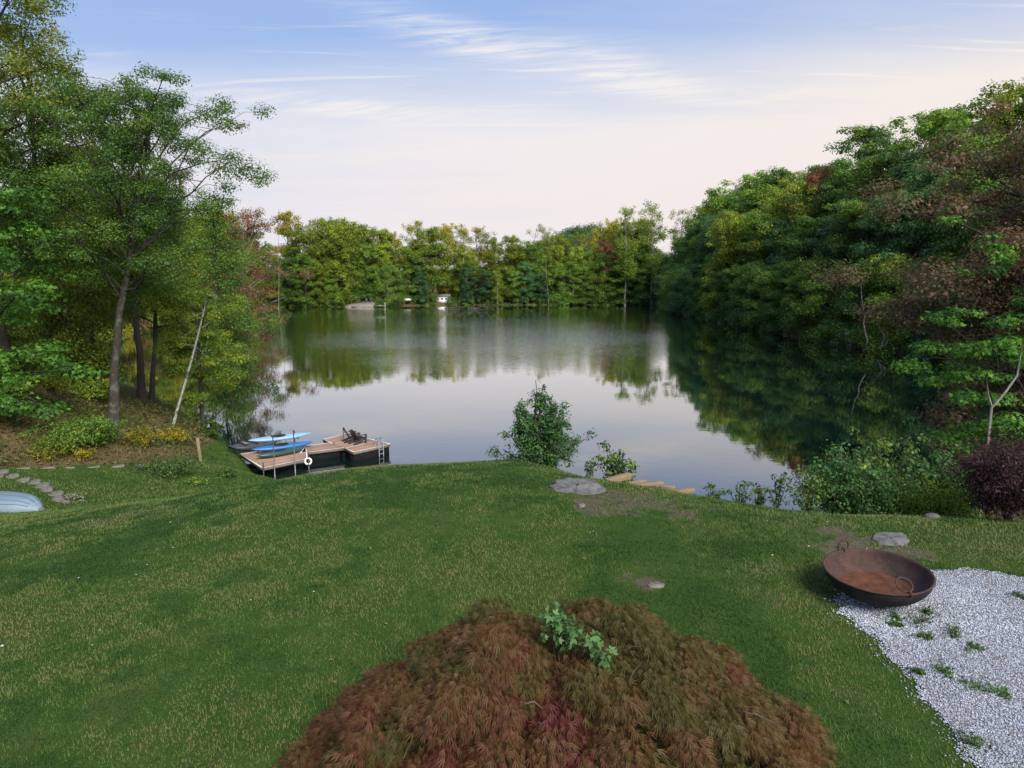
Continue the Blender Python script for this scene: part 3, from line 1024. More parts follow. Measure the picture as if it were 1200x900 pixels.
def brush(name, P, off, n, rad, leafn, size, mat, inland=1.0, seed=0, hmax=1.6, skip=()):
    rg = np.random.default_rng(seed)
    pts, nrm = polyline(P, 0.9, 0.4, rg)
    C, Rd, T = [], [], []
    for p, nn in zip(pts, nrm):
        for k in range(n):
            q = p + nn * inland * (off[0] + (off[1] - off[0]) * rg.random())
            if lake_sd(q[0], q[1]) < -0.4:
                continue
            z = max(hgt(*q), 0)
            px = proj((q[0], q[1], z))[0]
            if any(abs(px - a) < b_ for a, b_ in skip):
                continue
            C.append((q[0], q[1], z + rg.random() ** 1.5 * hmax)); Rd.append(rad * (.5 + rg.random())); T.append(.45 + rg.normal() * .2)
    mb = MB()
    leaf_cloud(mb, np.array(C), np.array(Rd), 0.6, leafn, size, 0.65, rg, np.array(T))
    return tag(obj(name, mb, mat), kind='stuff')


brush('undergrowth', FAR_SHORE, (-0.3, 6), 5, 0.9, 46000, 0.36, M['leaf_shrub'], seed=3, hmax=2.4, skip=((422, 18), (475, 9), (518, 6), (762, 5)))
brush('undergrowth', RIGHT_SHORE, (0.2, 8), 3, 0.8, 42000, 0.30, M['leaf_dark'], seed=4, hmax=2.6)
brush('undergrowth', LEFT_SHORE, (0.3, 8), 3, 0.8, 20000, 0.3, M['leaf_light'], seed=5, hmax=2.0)

# wood on the distant hill
hx = rg.uniform(-100, 240, 1500); hy = rg.uniform(470, 690, 1500)
hz = height(hx, hy)
mb = MB()
leaf_cloud(mb, np.c_[hx, hy, hz + 4], rg.uniform(3.5, 6.5, 1500), 0.8, 110000, 1.2, 0.7, rg, rg.uniform(.1, .9, 1500))
tag(obj('distant_woods', mb, M['leaf_bluegreen']), kind='stuff')


# ------------------------------------------------------------------ near trees, left
def own_tree(name, px, py, label, lmat, bmat, top=None, group=None, ground_pt=None, **kw):
    p = on_ground(px, py) if ground_pt is None else np.array(ground_pt, float)
    H = at_y(px, top, p[1])[2] - p[2]
    tr, cr = tree_meshes(H=H, **kw)
    e = empty(name, tuple(p), label, 'tree', group)
    obj('trunk', tr, bmat, e, True, local=True)
    obj("crown", cr, lmat, e, local=True)
    return e


own_tree('oak_tree', 131, 500, 'large leaning oak with dark green crown and patchy grey bark beside the dock', M['leaf_oak'], M['bark_oak'], top=88, seed=11, Rr=5.4, base=0.54, limbs=38, per=7, n_leaf=78000, leaf=0.115, clump=0.82, flat=0.6, trunk=0.25,
         lean=(2.8, 1.0), peak=0.5, side=(-0.2, 0.32), up_ang=(20, 62), gaps=0.0, k=10, kink=0.25)


def left_tree(name, px, d, top, label, lmat, bmat, **kw):
    x = at_y(px, 400, d)[0]
    own_tree(name, px, 0, label, lmat, bmat, top=top, ground_pt=(x, d, hgt(x, d) - 0.05), **kw)


left_tree('leafy_tree', 160, 52, 120, 'straight dark-trunked tree standing just behind the leaning oak', M['leaf_mid'], M['bark_dark'], seed=12, Rr=4.2, base=0.52, limbs=26, per=4, n_leaf=40625, leaf=0.155, clump=1.17, flat=0.75, trunk=0.27, gaps=0.0, k=8)
left_tree('leafy_tree', 172, 55, 190, 'slim dark tree between the leaning oak and the pale leaning birch', M['leaf_light'], M['bark_dark'], seed=13, Rr=3.6, base=0.48, limbs=24, per=4, n_leaf=31250, leaf=0.155, clump=1.10, flat=0.75, trunk=0.2, lean=(1.6, 0), gaps=0.0, k=8)
left_tree('leafy_tree', 8, 40, -130, 'very tall tree with yellowing top at the left edge of the photo', M['leaf_turning'], M['bark_dark'], seed=14, Rr=6.2, base=0.46, limbs=40, per=5, n_leaf=62500, leaf=0.155, clump=1.23, flat=0.75, trunk=0.36, tint_top=0.75, gaps=0.0, k=8)
left_tree('leafy_tree', 56, 46, 5, 'tall yellow-topped tree rising between the left edge and the oak', M['leaf_turning'], M['bark_dark'], seed=15, Rr=5.2, base=0.48, limbs=36, per=5, n_leaf=47500, leaf=0.155, clump=1.17, flat=0.75, trunk=0.28, tint_top=0.6, gaps=0.0, k=8)
left_tree('leafy_tree', 104, 56, 160, 'dark green tree filling the gap left of the oak crown', M['leaf_mid'], M['bark_dark'], seed=16, Rr=4.6, base=0.50, limbs=30, per=4, n_leaf=46875, leaf=0.155, clump=1.23, flat=0.75, trunk=0.25, tint_top=0.4, gaps=0.0, k=8)
left_tree('leafy_tree', 88, 44, 250, 'glowing yellow-green tree low behind the brown bank', M['leaf_yellowgreen'], M['bark_dark'], seed=17, Rr=4.0, base=0.12, limbs=30, per=4, n_leaf=46875, leaf=0.155, clump=1.04, flat=0.75, trunk=0.16, gaps=0.0, k=7)
left_tree('maple_tree', -22, 33, 215, 'low spreading maple with bright green layered leaves at the left edge', M['leaf_maple'], M['bark_dark'], seed=18, Rr=4.6, base=0.08, limbs=28, per=5, n_leaf=18750, leaf=0.17, clump=0.98, flat=0.32, trunk=0.2, gaps=0.0, star=True, side=(0, 0.15), k=8, up_ang=(0, 50))
left_tree('leafy_tree', 231, 49.5, 335, 'small light green tree with bare lower trunk at the waterside', M['leaf_light'], M['bark_oak'], seed=19, Rr=2.6, base=0.40, limbs=22, per=4, n_leaf=18750, leaf=0.16, clump=0.78, flat=0.45, trunk=0.17, gaps=0.0, k=8, side=(0.2, 0.2))
left_tree('leafy_tree', 262, 95, 255, 'greyish green tree standing at the water behind the light green one', M['leaf_mid'], M['bark_dark'], seed=20, Rr=5.0, base=0.22, limbs=30, per=4, n_leaf=27500, leaf=0.26, clump=1.56, flat=0.75, trunk=0.25, gaps=0.0)
left_tree('maple_tree', 292, 128, 238, 'tree with thin reddish brown foliage overhanging the water on the left', M['leaf_rust'], M['bark_pale'], seed=21, Rr=5.4, base=0.12, limbs=32, per=4, n_leaf=25000, leaf=0.28, clump=1.56, flat=0.75, trunk=0.25, gaps=0.0, side=(0, .3), tint_top=0.3)
left_tree('leafy_tree', 30, 62, 250, 'broad green tree behind the tall ones at the left edge', M['leaf_light'], M['bark_dark'], seed=22, Rr=5.5, base=0.2, limbs=30, per=4, n_leaf=32500, leaf=0.25, clump=1.43, flat=0.75, trunk=0.25, gaps=0.0)
# leaning birch
p = on_ground(201, 502)
q = np.linspace(0, 1, 9)[:, None]
top = at_y(243, 346, p[1] + 0.6)
pts = p + (top - p) * q + np.c_[0.10 * np.sin(q * 3.0), 0 * q, 0 * q]
pts[0, 2] -= 0.2
e = empty('birch_tree', tuple(p), 'thin pale birch trunk leaning right on the bank, nearly leafless', 'tree')
obj('trunk', MB().tube(pts, 0.095 * (1 - 0.6 * q[:, 0]), 8), M['bark_birch'], e, True)
cr = MB()
rgb = np.random.default_rng(5)
tw = MB()
Cs = []
for i in range(9):
    c = pts[5 + i % 4]
    d = unit(rgb.normal(size=3) + [0.2, 0, .5])
    tw.tube(np.array([c, c + d * .6, c + d * 1.1]), np.array([.02, .014, .005]), 4)
    Cs.append(c + d * 1.1)
obj('branch', tw, M['bark_birch'], e, True)
leaf_cloud(cr, np.array(Cs), np.full(9, .45), .6, 900, 0.12, .6, rgb, np.full(9, .5))
obj('crown', cr, M['leaf_light'], e)

# ------------------------------------------------------------------ near trees, right
x = at_y(1330, 400, 30)[0]
own_tree('beech_tree', 0, 0, 'tall tree with bronze brown foliage reaching in from the right edge', M['leaf_bronze'], M['bark_dark'], top=118, ground_pt=(x, 31, hgt(x, 31)), seed=35, Rr=6.9, base=0.32, limbs=74, per=9, fstart=0.12, n_leaf=240000, leaf=0.165, clump=1.3,
         flat=0.5, trunk=0.4, peak=0.45, side=(math.pi, 0.15), up_ang=(12, 58), gaps=0.0, k=9)
x = at_y(1215, 400, 25)[0]
own_tree('maple_tree', 0, 0, 'bright green maple with layered sprays above the burgundy shrub', M['leaf_maple'], M['bark_dark'], top=255, ground_pt=(x, 25, hgt(x, 25)), seed=32, Rr=3.9, base=0.06, limbs=28, per=5, n_leaf=19000, leaf=0.135, clump=0.62, flat=0.34,
         trunk=0.13, star=True, up_ang=(-4, 52), gaps=0.0, k=8, peak=0.3)
x = at_y(1110, 400, 44)[0]
x2 = at_y(1150, 400, 46)[0]
own_tree('leafy_tree', 0, 0, 'dark green tree overhanging the cove left of the bright maple', M['leaf_dark'], M['bark_dark'], top=275, ground_pt=(36.5, 47, max(hgt(36.5, 47), .3)), seed=33, Rr=5.2, base=0.10, limbs=30, per=5, n_leaf=30000, leaf=0.2, clump=1.0, flat=0.45, trunk=0.25, gaps=0.0,
         peak=0.3)
# pale crooked sapling stem in front of the maple
a = at_y(1160, 505, 17); b_ = at_y(1162, 478, 17); c = at_y(1178, 460, 17.1); d = at_y(1192, 440, 17.3); f = at_y(1198, 405, 17.5)
a[2] = hgt(a[0], a[1]) - 0.1
e = empty('young_tree', tuple(a), 'pale thin crooked stem rising from the burgundy shrub', 'tree')
obj('trunk', MB().tube(np.array([a, b_, c, d, f]), np.array([.035, .03, .028, .024, .015]), 7), M['bark_pale'], e, True)
tw = MB()
obj('branch', tw.tube(np.array([b_ + [0, 0, .05], b_ + [-.12, 0, .35], b_ + [-.15, 0.1, .8]]), np.array([.018, .014, .006]), 6), M['bark_pale'], e, True)
cr = MB()
Cs = np.array([f + rgb.normal(size=3) * [.5, .4, .35] for _ in range(9)] + [b_ + [-.15, .1, .8]])
leaf_cloud(cr, Cs, np.full(10, .3), .5, 420, .11, .6, rgb, np.full(10, .5), star=True)
obj('crown', cr, M['leaf_maple'], e)


# ------------------------------------------------------------------ shrubs and plants
def shrub(name, px, py, label, mat, cat='shrub', group=None, ground_pt=None, smat=None, wpx=None, hpx=None, pn=('stem', 'foliage'), sink=0.0, **kw):
    p = on_ground(px, py) if ground_pt is None else np.array(ground_pt, float)
    dep = p[1] * CP - (p[2] - CAMZ) * SP
    if wpx:
        kw['w'] = wpx * dep / FPX
    if hpx:
        kw['h'] = hpx * dep / FPX
    kw.setdefault('d', kw.get('w', 1.2))
    st, fo = shrub_meshes(**kw)
    e = empty(name, (p[0], p[1], p[2] - sink), label, cat, group)
    obj(pn[0], st, smat or M['twig'], e, True, local=True)
    obj(pn[1], fo, mat, e, local=True)
    return e


yb = at_z(630, 548, 6.0)[1]
xb = at_y(631, 540, 19.6)[0]
shrub('sapling', 0, 0, 'leafy dark green sapling standing alone at the lawn crest against the water', M['leaf_sapling'], 'sapling', ground_pt=(xb, 19.6, hgt(xb, 19.6)), w=2.8, h=2.95, d=2.0, n=13000, leaf=0.078, stems=30, clumps=240, cr_=0.22, spiky=0.7, cone=0.45, seed=51)
xb = at_y(722, 560, 19.4)[0]
shrub('shrub', 0, 0, 'small bright green bush just behind the timber steps', M['leaf_shrub'], ground_pt=(xb, 19.4, hgt(xb, 19.4)), w=1.5, h=1.55, n=1500, leaf=0.11, stems=9, clumps=45, cr_=0.2, spiky=0.4, seed=52)
rgw = np.random.default_rng(9)
for i, (px, hh, lab) in enumerate(((690, 0.9, 'low leafy weed between the sapling and the bright bush'), (765, 0.65, 'short weed behind the far end of the timber steps'), (835, 0.8, 'upright weed on the crest right of the timber steps'), (868, 0.95, 'twiggy weed on the crest against bright water'),
                                   (890, 0.9, 'thin weed on the crest left of the big bush'), (912, 1.05, 'tallest thin weed beside the big bush'), (810, .5, 'small weed at the end of the timbers'))):
    yy = np.interp(px, [690, 765, 810, 835, 912], [19.2, 18.2, 17.3, 16.8, 15.2])
    xb = at_y(px, 570, yy)[0]
    shrub('weed', 0, 0, lab, M['leaf_sapling' if i % 2 else 'leaf_shrub'], 'weed', 'weeds along the lawn crest', (xb, yy, hgt(xb, yy)), w=.6, h=hh, n=190, leaf=.085, stems=6, clumps=24, cr_=.1, spiky=.7, seed=60 + i)
# big bush on the right: several plants grown together
for i, (px, y, ww, hh, mt, lab, nn, lf) in enumerate((
        (985, 15.4, 1.7, 1.6, 'leaf_sapling', 'left end shrub of the tangled thicket at the lawn edge', 2600, .095),
        (1042, 15.9, 2.2, 2.05, 'leaf_shrub', 'tallest grey-green shrub in the middle of the tangled thicket', 3400, .09),
        (1100, 15.6, 1.8, 1.6, 'leaf_sapling', 'broad-leaved shrub at the right of the tangled thicket', 2600, .11),
        (1030, 14.7, 1.9, 1.0, 'leaf_weed', 'low fine-leaved front shrub at the foot of the tangled thicket', 2800, .06),
        (1105, 14.5, 1.6, .85, 'leaf_light', 'low yellow-green shrub at the foot of the thicket beside the burgundy one', 2400, .055),
        (950, 15.0, 0.9, 1.0, 'leaf_shrub', 'small outlying shrub left of the tangled thicket', 700, .08))):
    xb = at_y(px, 560, y)[0]
    shrub('shrub', 0, 0, lab, M[mt], 'shrub', 'thicket at the right of the lawn edge', (xb, y, hgt(xb, y)), w=ww * 1.08, h=hh * 1.15, n=int(nn * 1.3), leaf=lf, stems=15, clumps=80, cr_=.24, spiky=.3, seed=80 + i)
xb = at_y(1000, 520, 15.6)[0]
shrub('vine', 0, 0, 'bright yellow-green leaves growing out of the top of the thicket', M['leaf_yellowgreen'], 'plant', None, (xb, 15.3, hgt(xb, 15.6)), w=.5, h=1.75, n=130, leaf=.1, stems=5, clumps=14, cr_=.12, spiky=.8, seed=91)
xb = at_y(1185, 560, 12.9)[0]
shrub('barberry_shrub', 0, 0, 'dense rounded burgundy shrub at the right edge of the lawn', M['leaf_barberry'], 'shrub', None, (xb, 12.9, hgt(xb, 12.9)), w=1.5, h=1.65, n=20000, leaf=.05, stems=26, clumps=260, cr_=.24, seed=92)
xb = at_y(1168, 520, 14.2)[0]
shrub('sumac_shrub', 0, 0, 'rust red leafy shrub showing just above the burgundy one', M['leaf_sedum'], 'shrub', None, (xb, 14.2, hgt(xb, 14.2)), w=1.0, h=2.05, n=1500, leaf=.09, stems=10, clumps=50, cr_=.2, spiky=.2, seed=93)

# left bank plants
for i, (px, py, ww, hh, mt, lab, nn, lf, cat) in enumerate((
        (85, 528, 95, 40, 'leaf_mid', 'green fern-like bush low on the brown bank left of the oak', 5000, .12, 'shrub'),
        (60, 535, 50, 24, 'leaf_light', 'light green low plant at the foot of the brown bank', 1800, .1, 'plant'),
        (118, 520, 50, 34, 'leaf_mid', 'green bush touching the foot of the leaning oak', 2600, .11, 'shrub'),
        (165, 522, 52, 22, 'flower_gold', 'yellow goldenrod patch right of the oak', 2600, .09, 'flowers'),
        (205, 521, 44, 20, 'flower_gold', 'yellow-green goldenrod patch below the leaning birch', 2000, .09, 'flowers'),
        (55, 540, 40, 16, 'flower_gold', 'yellow flowering patch at the path side below the brown bank', 900, .08, 'flowers'),
        (100, 538, 36, 15, 'flower_gold', 'small yellow patch beside the fern-like bush', 800, .08, 'flowers'),
        (249, 514, 32, 24, 'leaf_dark', 'dark wispy shrub at the waterline left of the boats', 2200, .12, 'shrub'),
        (195, 556, 75, 18, 'leaf_shrub', 'strip of low dark plants across the lower lawn', 3000, .1, 'plant'),
        (265, 560, 30, 9, 'leaf_dark', 'small dark clump in the lower lawn before the dock', 700, .09, 'plant'),
        (228, 568, 26, 8, 'leaf_mid', 'small weedy clump in the lower lawn', 600, .09, 'plant'),
        (105, 470, 60, 26, 'leaf_light', 'light green brush on the bank behind the oak', 1800, .13, 'shrub'),
        (60, 462, 60, 26, 'leaf_yellowgreen', 'yellow-green brush at the top of the brown bank', 1800, .13, 'shrub'),
        (15, 465, 60, 26, 'leaf_turning', 'mixed brush at the top left of the brown bank', 1800, .13, 'shrub'),
        (85, 588, 24, 9, 'leaf_white', 'pale flowering tuft at the end of the stepping stones', 700, .06, 'plant'))):
    shrub('shrub' if cat == 'shrub' else 'low_plant', px, py, lab, M[mt], cat, 'plants on the left bank', wpx=ww, hpx=hh, n=nn, leaf=lf, stems=11, clumps=60, cr_=.3 * ww / 60, spiky=.2, seed=110 + i, d=ww / 40)
# white thin reeds / grass tufts on the lower lawn come with the grass below

# ------------------------------------------------------------------ Japanese maple
JC = np.array([0.48, 6.02]); JR = np.array([2.3, 2.0]); JH = 1.46
jz = hgt(*JC)
e = empty('japanese_maple', (JC[0], JC[1], jz), 'weeping lace-leaf maple mounded low in bronze and brown on the lawn', 'tree')
rgj = np.random.default_rng(77)
tr, cr = MB(), MB()
nC = 270
C, DR, T, SZ = [], [], [], []
lump_a = rgj.random((26, 2)) * 2 - 1
lump_h = rgj.normal(size=26)


def jdome(u, v):
    r2 = u * u + v * v
    lum = sum(lump_h[i] * np.exp(-((u - lump_a[i, 0]) ** 2 + (v - lump_a[i, 1]) ** 2) / 0.035) for i in range(26))
    dip = 0.30 * np.exp(-((u + 0.06) ** 2 / 0.014 + (v - 0.2) ** 2 / 0.5))
    return JH * (max(0.0, 1 - r2 ** 0.85) ** 0.80 * (1 - dip) + 0.13 * lum * (1 - r2))


for i in range(nC):
    rr = math.sqrt((i + 0.5) / nC) * 1.0
    a = i * 2.39996 + rgj.normal() * 0.25
    u, v = rr * math.cos(a), rr * math.sin(a)
    z = max(0.12, jdome(u, v) - abs(rgj.normal()) * 0.10)
    C.append((u * JR[0], v * JR[1], z))
    DR.append(unit(np.array([u, v, -0.25 - 0.9 * rr])))
    red = 0.5 * math.exp(-((u + 0.06) ** 2 / 0.02 + (v + 0.42) ** 2 / 0.06)) + 0.09 * (u < -0.2)
    green = 0.30 * math.exp(-((u - 0.30) ** 2 / 0.06 + (v + 0.1) ** 2 / 0.2)) + 0.2 * math.exp(-((u + 0.3) ** 2 / 0.03 + (v + 0.1) ** 2 / 0.06))
    T.append(np.clip(0.36 + rgj.normal() * 0.16 + red - green, 0, 1))
C, DR, T = np.array(C), np.array(DR), np.array(T)
for i in range(34):
    a = i * 2.4; r_ = 0.3 + 0.65 * rgj.random()
    e3 = np.array([math.cos(a) * JR[0] * r_, math.sin(a) * JR[1] * r_, max(.2, jdome(math.cos(a) * r_, math.sin(a) * r_) - 0.26)])
    q = np.linspace(0, 1, 7)[:, None]
    pts = e3 * np.c_[q ** 1.2, q ** 1.2, np.sin(q[:, 0] * 1.57) ** 0.6] + rgj.normal(size=(7, 3)) * 0.05 * q
    tr.tube(pts, 0.045 * (1 - 0.85 * q[:, 0]) + .004, 5, cap=False)
    for k in range(3):
        c_ = pts[4 + k % 3]; o = rgj.normal(size=3) * [.16, .16, .05]
        tr.tube(np.array([c_, c_ + o * .6 + [0, 0, .05], c_ + o]), np.array([.012, .008, .003]), 4, cap=False)
# pale bare twigs that poke out of the mound
for i in range(11):
    u, v = rgj.uniform(-.7, .8), rgj.uniform(-.5, .7)
    c_ = np.array([u * JR[0], v * JR[1], jdome(u, v) - .03]); d = unit(rgj.normal(size=3) * [1, 1, .3])
    tr.tube(np.array([c_ - d * .07, c_ + [0, 0, .03], c_ + d * .08 + [0, 0, .015]]), np.array([.004, .0035, .0015]), 4, cap=False, tint=1.0)
tr.tube(np.array([[0, 0, -.2], [0.03, 0, .3], [-.02, .02, .7]]), np.array([.13, .10, .07]), 8)
nL = 230000
idx = rgj.integers(nC, size=nL)
# each clump is a little mop: strands leave its top and hang down round it, with hollows left between clumps
hd = unit(rgj.normal(size=(nL, 3)) + np.array([0, 0, 0.45]))
hd[:, 2] = np.abs(hd[:, 2]) * np.where(rgj.random(nL) < .18, -.5, 1)
cr_sz = rgj.uniform(.12, .22, nC)
C = C + unit(np.c_[C[:, 0] / JR[0], C[:, 1] / JR[1], C[:, 2] / JH + .2]) * rgj.normal(size=(nC, 1)) * .055
C[:, 2] = np.maximum(C[:, 2], .08)
rad_ = rgj.random(nL) ** .3
P = C[idx] + hd * (cr_sz[idx] * rad_)[:, None] * np.array([1.15, 1.15, .62]) + DR[idx] * (.24 * rgj.random(nL) ** 1.5)[:, None]
P[:, 2] = np.maximum(P[:, 2], .03)
hD = unit(np.c_[hd[:, :2] * 1.0, np.full(nL, -.45)] * .8 + DR[idx] * .7 + rgj.normal(size=(nL, 3)) * 0.72)
Sd = unit(np.cross(hD, unit(rgj.normal(size=(nL, 3)) * .6 + hd)))
Nn = np.cross(Sd, hD)
lt = np.clip(T[idx] + rgj.normal(size=nL) * .15, 0, 1)
LV, LT = [], []
sz = 0.080 * (0.4 + 1.0 * rgj.random(nL))
for ang, ln in ((0, 1.0), (.38, .85), (-.38, .85)):
    d_ = hD * math.cos(ang) + Sd * math.sin(ang)
    s_ = Sd * math.cos(ang) - hD * math.sin(ang)
    b0 = P
    mid = P + d_ * (sz * ln * 0.45)[:, None]
    tip = P + d_ * (sz * ln)[:, None] - np.c_[np.zeros(nL), np.zeros(nL), sz * ln * 0.18]
    wd = (sz * 0.036)[:, None]
    LV.append(np.stack([b0, mid + s_ * wd, tip, mid - s_ * wd], 1)); LT.append(np.repeat(lt, 4))
V = np.concatenate([a.reshape(-1, 3) for a in LV])
cr.add(V, quads=np.arange(len(V)).reshape(-1, 4), tint=np.concatenate(LT))
obj('trunk', tr, simple('maple_wood', (0.12, 0.085, 0.065), .85), e, True, local=True)
obj('crown', cr, M['leaf_japanese'], e, local=True)
# the green seedling growing through it
for nm, px, py, hh, mt, lab, nn, seed in (('seedling', 655, 790, .60, 'leaf_sapling', 'green seedling growing up through the bronze mounded maple', 230, 131),):
    u, v = 0.0, 0.45
    c0 = on_ground(px, py)
    gx0 = JC + JR * np.array([0.01, -0.10])
    z0 = jz + jdome(0.01, -0.10) - .02
    st, fo = MB(), MB()
    base = np.array([gx0[0], gx0[1], jz])
    e2 = empty('seedling', tuple(base), lab, 'plant')
    Cc = []
    for k, (ox, oy, oz) in enumerate(((-.13, .1, .44), (.05, .0, .30), (.22, -.08, .26), (.34, -.2, .16), (-.05, .06, .34), (-.17, .12, .32))):
        tip = np.array([ox, oy, z0 - jz + oz])
        st.tube(np.array([[ox * .1, oy * .1, -.1], [ox * .4, oy * .4, (z0 - jz) * .7], tip]), np.array([.009, .007, .003]), 5)
        for h_ in (0, .08, .17):
            Cc.append(tip - [ox * .1, 0, h_])
    Cc = np.array(Cc)
    leaf_cloud(fo, Cc, np.full(len(Cc), .11), .7, 300, .062, .62, rgj, np.full(len(Cc), .6), tvar=.25, star=True)
    obj('stem', st, M['twig'], e2, True, local=True)
    obj('foliage', fo, leaf_mat('leaf_seedling', (.07, .16, .05), (.15, .28, .10), objvar=0), e2, local=True)

# ------------------------------------------------------------------ grass
rgg = np.random.default_rng(21)


def grass_blades():
    xs, ys = [], []
    for (y0, y1, dens) in ((4.6, 8, 2600), (8, 11, 2100), (11, 15, 1400), (15, 21, 700)):
        n = int((y1 - y0) * 30 * dens)
        y = rgg.uniform(y0, y1, n); x = rgg.uniform(-15, 15, n)
        keep = np.abs(x) < y * 0.78 + 2.0
        xs.append(x[keep]); ys.append(y[keep])
    n = 150000
    y = rgg.uniform(20, 44, n); x = rgg.uniform(-32, -8, n)
    xs.append(x); ys.append(y)
    x, y = np.concatenate(xs), np.concatenate(ys)
    k = (lawn_mask(x, y) > rgg.uniform(0.05, .6, len(x))) & ~in_gravel(x, y) & (bare_mask(x, y) < rgg.random(len(x))) & (lake_sd(x, y) > 0.3)
    dome = ((x - JC[0]) / (JR[0] * .8)) ** 2 + ((y - JC[1]) / (JR[1] * .8)) ** 2
    k &= dome > 1
    return x[k], y[k]


gxs, gys = grass_blades()
gzs = height(gxs, gys)
nB = len(gxs)
dist = np.hypot(gxs, gys)
rough = sstep(0, 1.4, gys - np.interp(gxs, [-15, -6, 0, 3, 6, 14], [15.5, 17.4, 17.6, 17, 14.0, 12.9]))           # longer, unmown grass past the crest
rough = np.maximum(rough, 0.45 * (gxs > 4) * sstep(10.2, 11.5, gys))
hB = (0.016 + 0.024 * rgg.random(nB)) * (1 + 1.3 * rough * rgg.random(nB)) * (0.7 + 0.7 * vnoise(gxs * 1.5, gys * 1.5, 41))
wB = np.clip(0.0018 + 0.00040 * dist, .003, .014)
az_ = rgg.uniform(0, 6.283, nB)
ln_ = hB * (0.3 + 0.9 * rgg.random(nB))
side = np.c_[np.cos(az_ + 1.57), np.sin(az_ + 1.57), np.zeros(nB)] * wB[:, None]
b0 = np.c_[gxs, gys, gzs - 0.004]
tip = b0 + np.c_[np.cos(az_) * ln_, np.sin(az_) * ln_, hB]
V = np.stack([b0 - side, b0 + side, tip], 1).reshape(-1, 3)
patch = 0.45 * vnoise(gxs * .45, gys * .45, 51) + .35 * vnoise(gxs * 1.7, gys * 1.7, 52) + .2 * vnoise(gxs * 5, gys * 5, 53)
lush = np.maximum(rough, (gys > 20) * 1.0)
finep = vnoise(gxs * 7, gys * 7, 54) - .5
tB = np.clip((patch - .5) * 3.0 + .34 + .7 * finep + rgg.normal(size=nB) * .10, 0, 1)
tB = tB * (1 - .6 * lush) + .6 * lush * np.clip(.60 + .25 * finep + rgg.normal(size=nB) * .1, 0, 1)
tB = np.clip(tB + .5 * bare_mask(gxs, gys), 0, 1)
mb = MB().add(V, tris=np.arange(3 * nB).reshape(-1, 3), tint=np.repeat(tB, 3))
M['grass'] = leaf_mat('grass', (0.026, 0.066, 0.012), (0.088, 0.150, 0.025), (0.165, 0.172, 0.055), trans=.3, objvar=0)
tag(obj('grass', mb, M['grass']), kind='stuff')

# clover leaves and small white flower heads scattered through the lawn
n = 2600
cx, cy = rgg.uniform(-9, 9, n), rgg.uniform(5.5, 15, n)
k = (vnoise(cx * .6, cy * .6, 61) > .55) & ~in_gravel(cx, cy) & ((((cx - JC[0]) / 2.2) ** 2 + ((cy - JC[1]) / 2) ** 2) > 1)
cx, cy = cx[k], cy[k]
cz = height(cx, cy) + .045
nn_ = len(cx)
mb = MB()
D = unit(np.c_[rgg.normal(size=(nn_, 2)), np.zeros(nn_)])
up_ = unit(np.c_[rgg.normal(size=(nn_, 2)) * .3, np.ones(nn_)])
mb.leaves(np.c_[cx, cy, cz], D, np.cross(up_, D), up_, .03 * (.6 + rgg.random(nn_)), .8, np.where(rgg.random(nn_) < .05, 1., .2 * rgg.random(nn_)))
tag(obj('clover_leaves', mb, leaf_mat('clover', (.03, .09, .02), (.08, .16, .04), (.62, .62, .55), objvar=0)), kind='stuff')

# fallen leaves on the left bank
n = 16000
lx, ly = rgg.uniform(-40, -16, n), rgg.uniform(24, 62, n)
k = in_poly(lx, ly, np.array(LITTER)) & (lake_sd(lx, ly) > .3)
lx, ly = lx[k], ly[k]
nn_ = len(lx)
mb = MB()
D = unit(np.c_[rgg.normal(size=(nn_, 2)), rgg.normal(size=nn_) * .2]); up_ = unit(np.c_[rgg.normal(size=(nn_, 2)) * .4, np.ones(nn_)])
S = unit(np.cross(up_, D))
mb.leaves(np.c_[lx, ly, height(lx, ly) + .03 + .05 * rgg.random(nn_)], D, S, up_, .17 * (.6 + .8 * rgg.random(nn_)), .6, rgg.random(nn_))
tag(obj('fallen_leaves', mb, leaf_mat('fallen_leaf', (.05, .055, .02), (.12, .075, .035), (.22, .14, .06), trans=.1, objvar=0)), kind='stuff')
# bank ground cover
n = 30000
lx, ly = rgg.uniform(-40, -16, n), rgg.uniform(24, 62, n)
k = in_poly(lx, ly, np.array(LITTER)) & (lake_sd(lx, ly) > .3) & (.5 * vnoise(lx * .35, ly * .35, 71) + .5 * vnoise(lx * 1.4, ly * 1.4, 72) > .47)
lx, ly = lx[k], ly[k]; nn_ = len(lx)
mb = MB()
D = unit(np.c_[rgg.normal(size=(nn_, 2)), rgg.normal(size=nn_) * .5 + .6]); up_ = unit(np.c_[rgg.normal(size=(nn_, 2)), np.ones(nn_)])
S = unit(np.cross(up_, D))
mb.leaves(np.c_[lx, ly, height(lx, ly) + .1 + .25 * rgg.random(nn_)], D, S, up_, .22 * (.6 + .8 * rgg.random(nn_)), .45, rgg.random(nn_))
tag(obj('ground_cover', mb, leaf_mat('ground_cover_leaf', (.045, .075, .02), (.11, .14, .035), (.20, .16, .06), objvar=0)), kind='stuff')

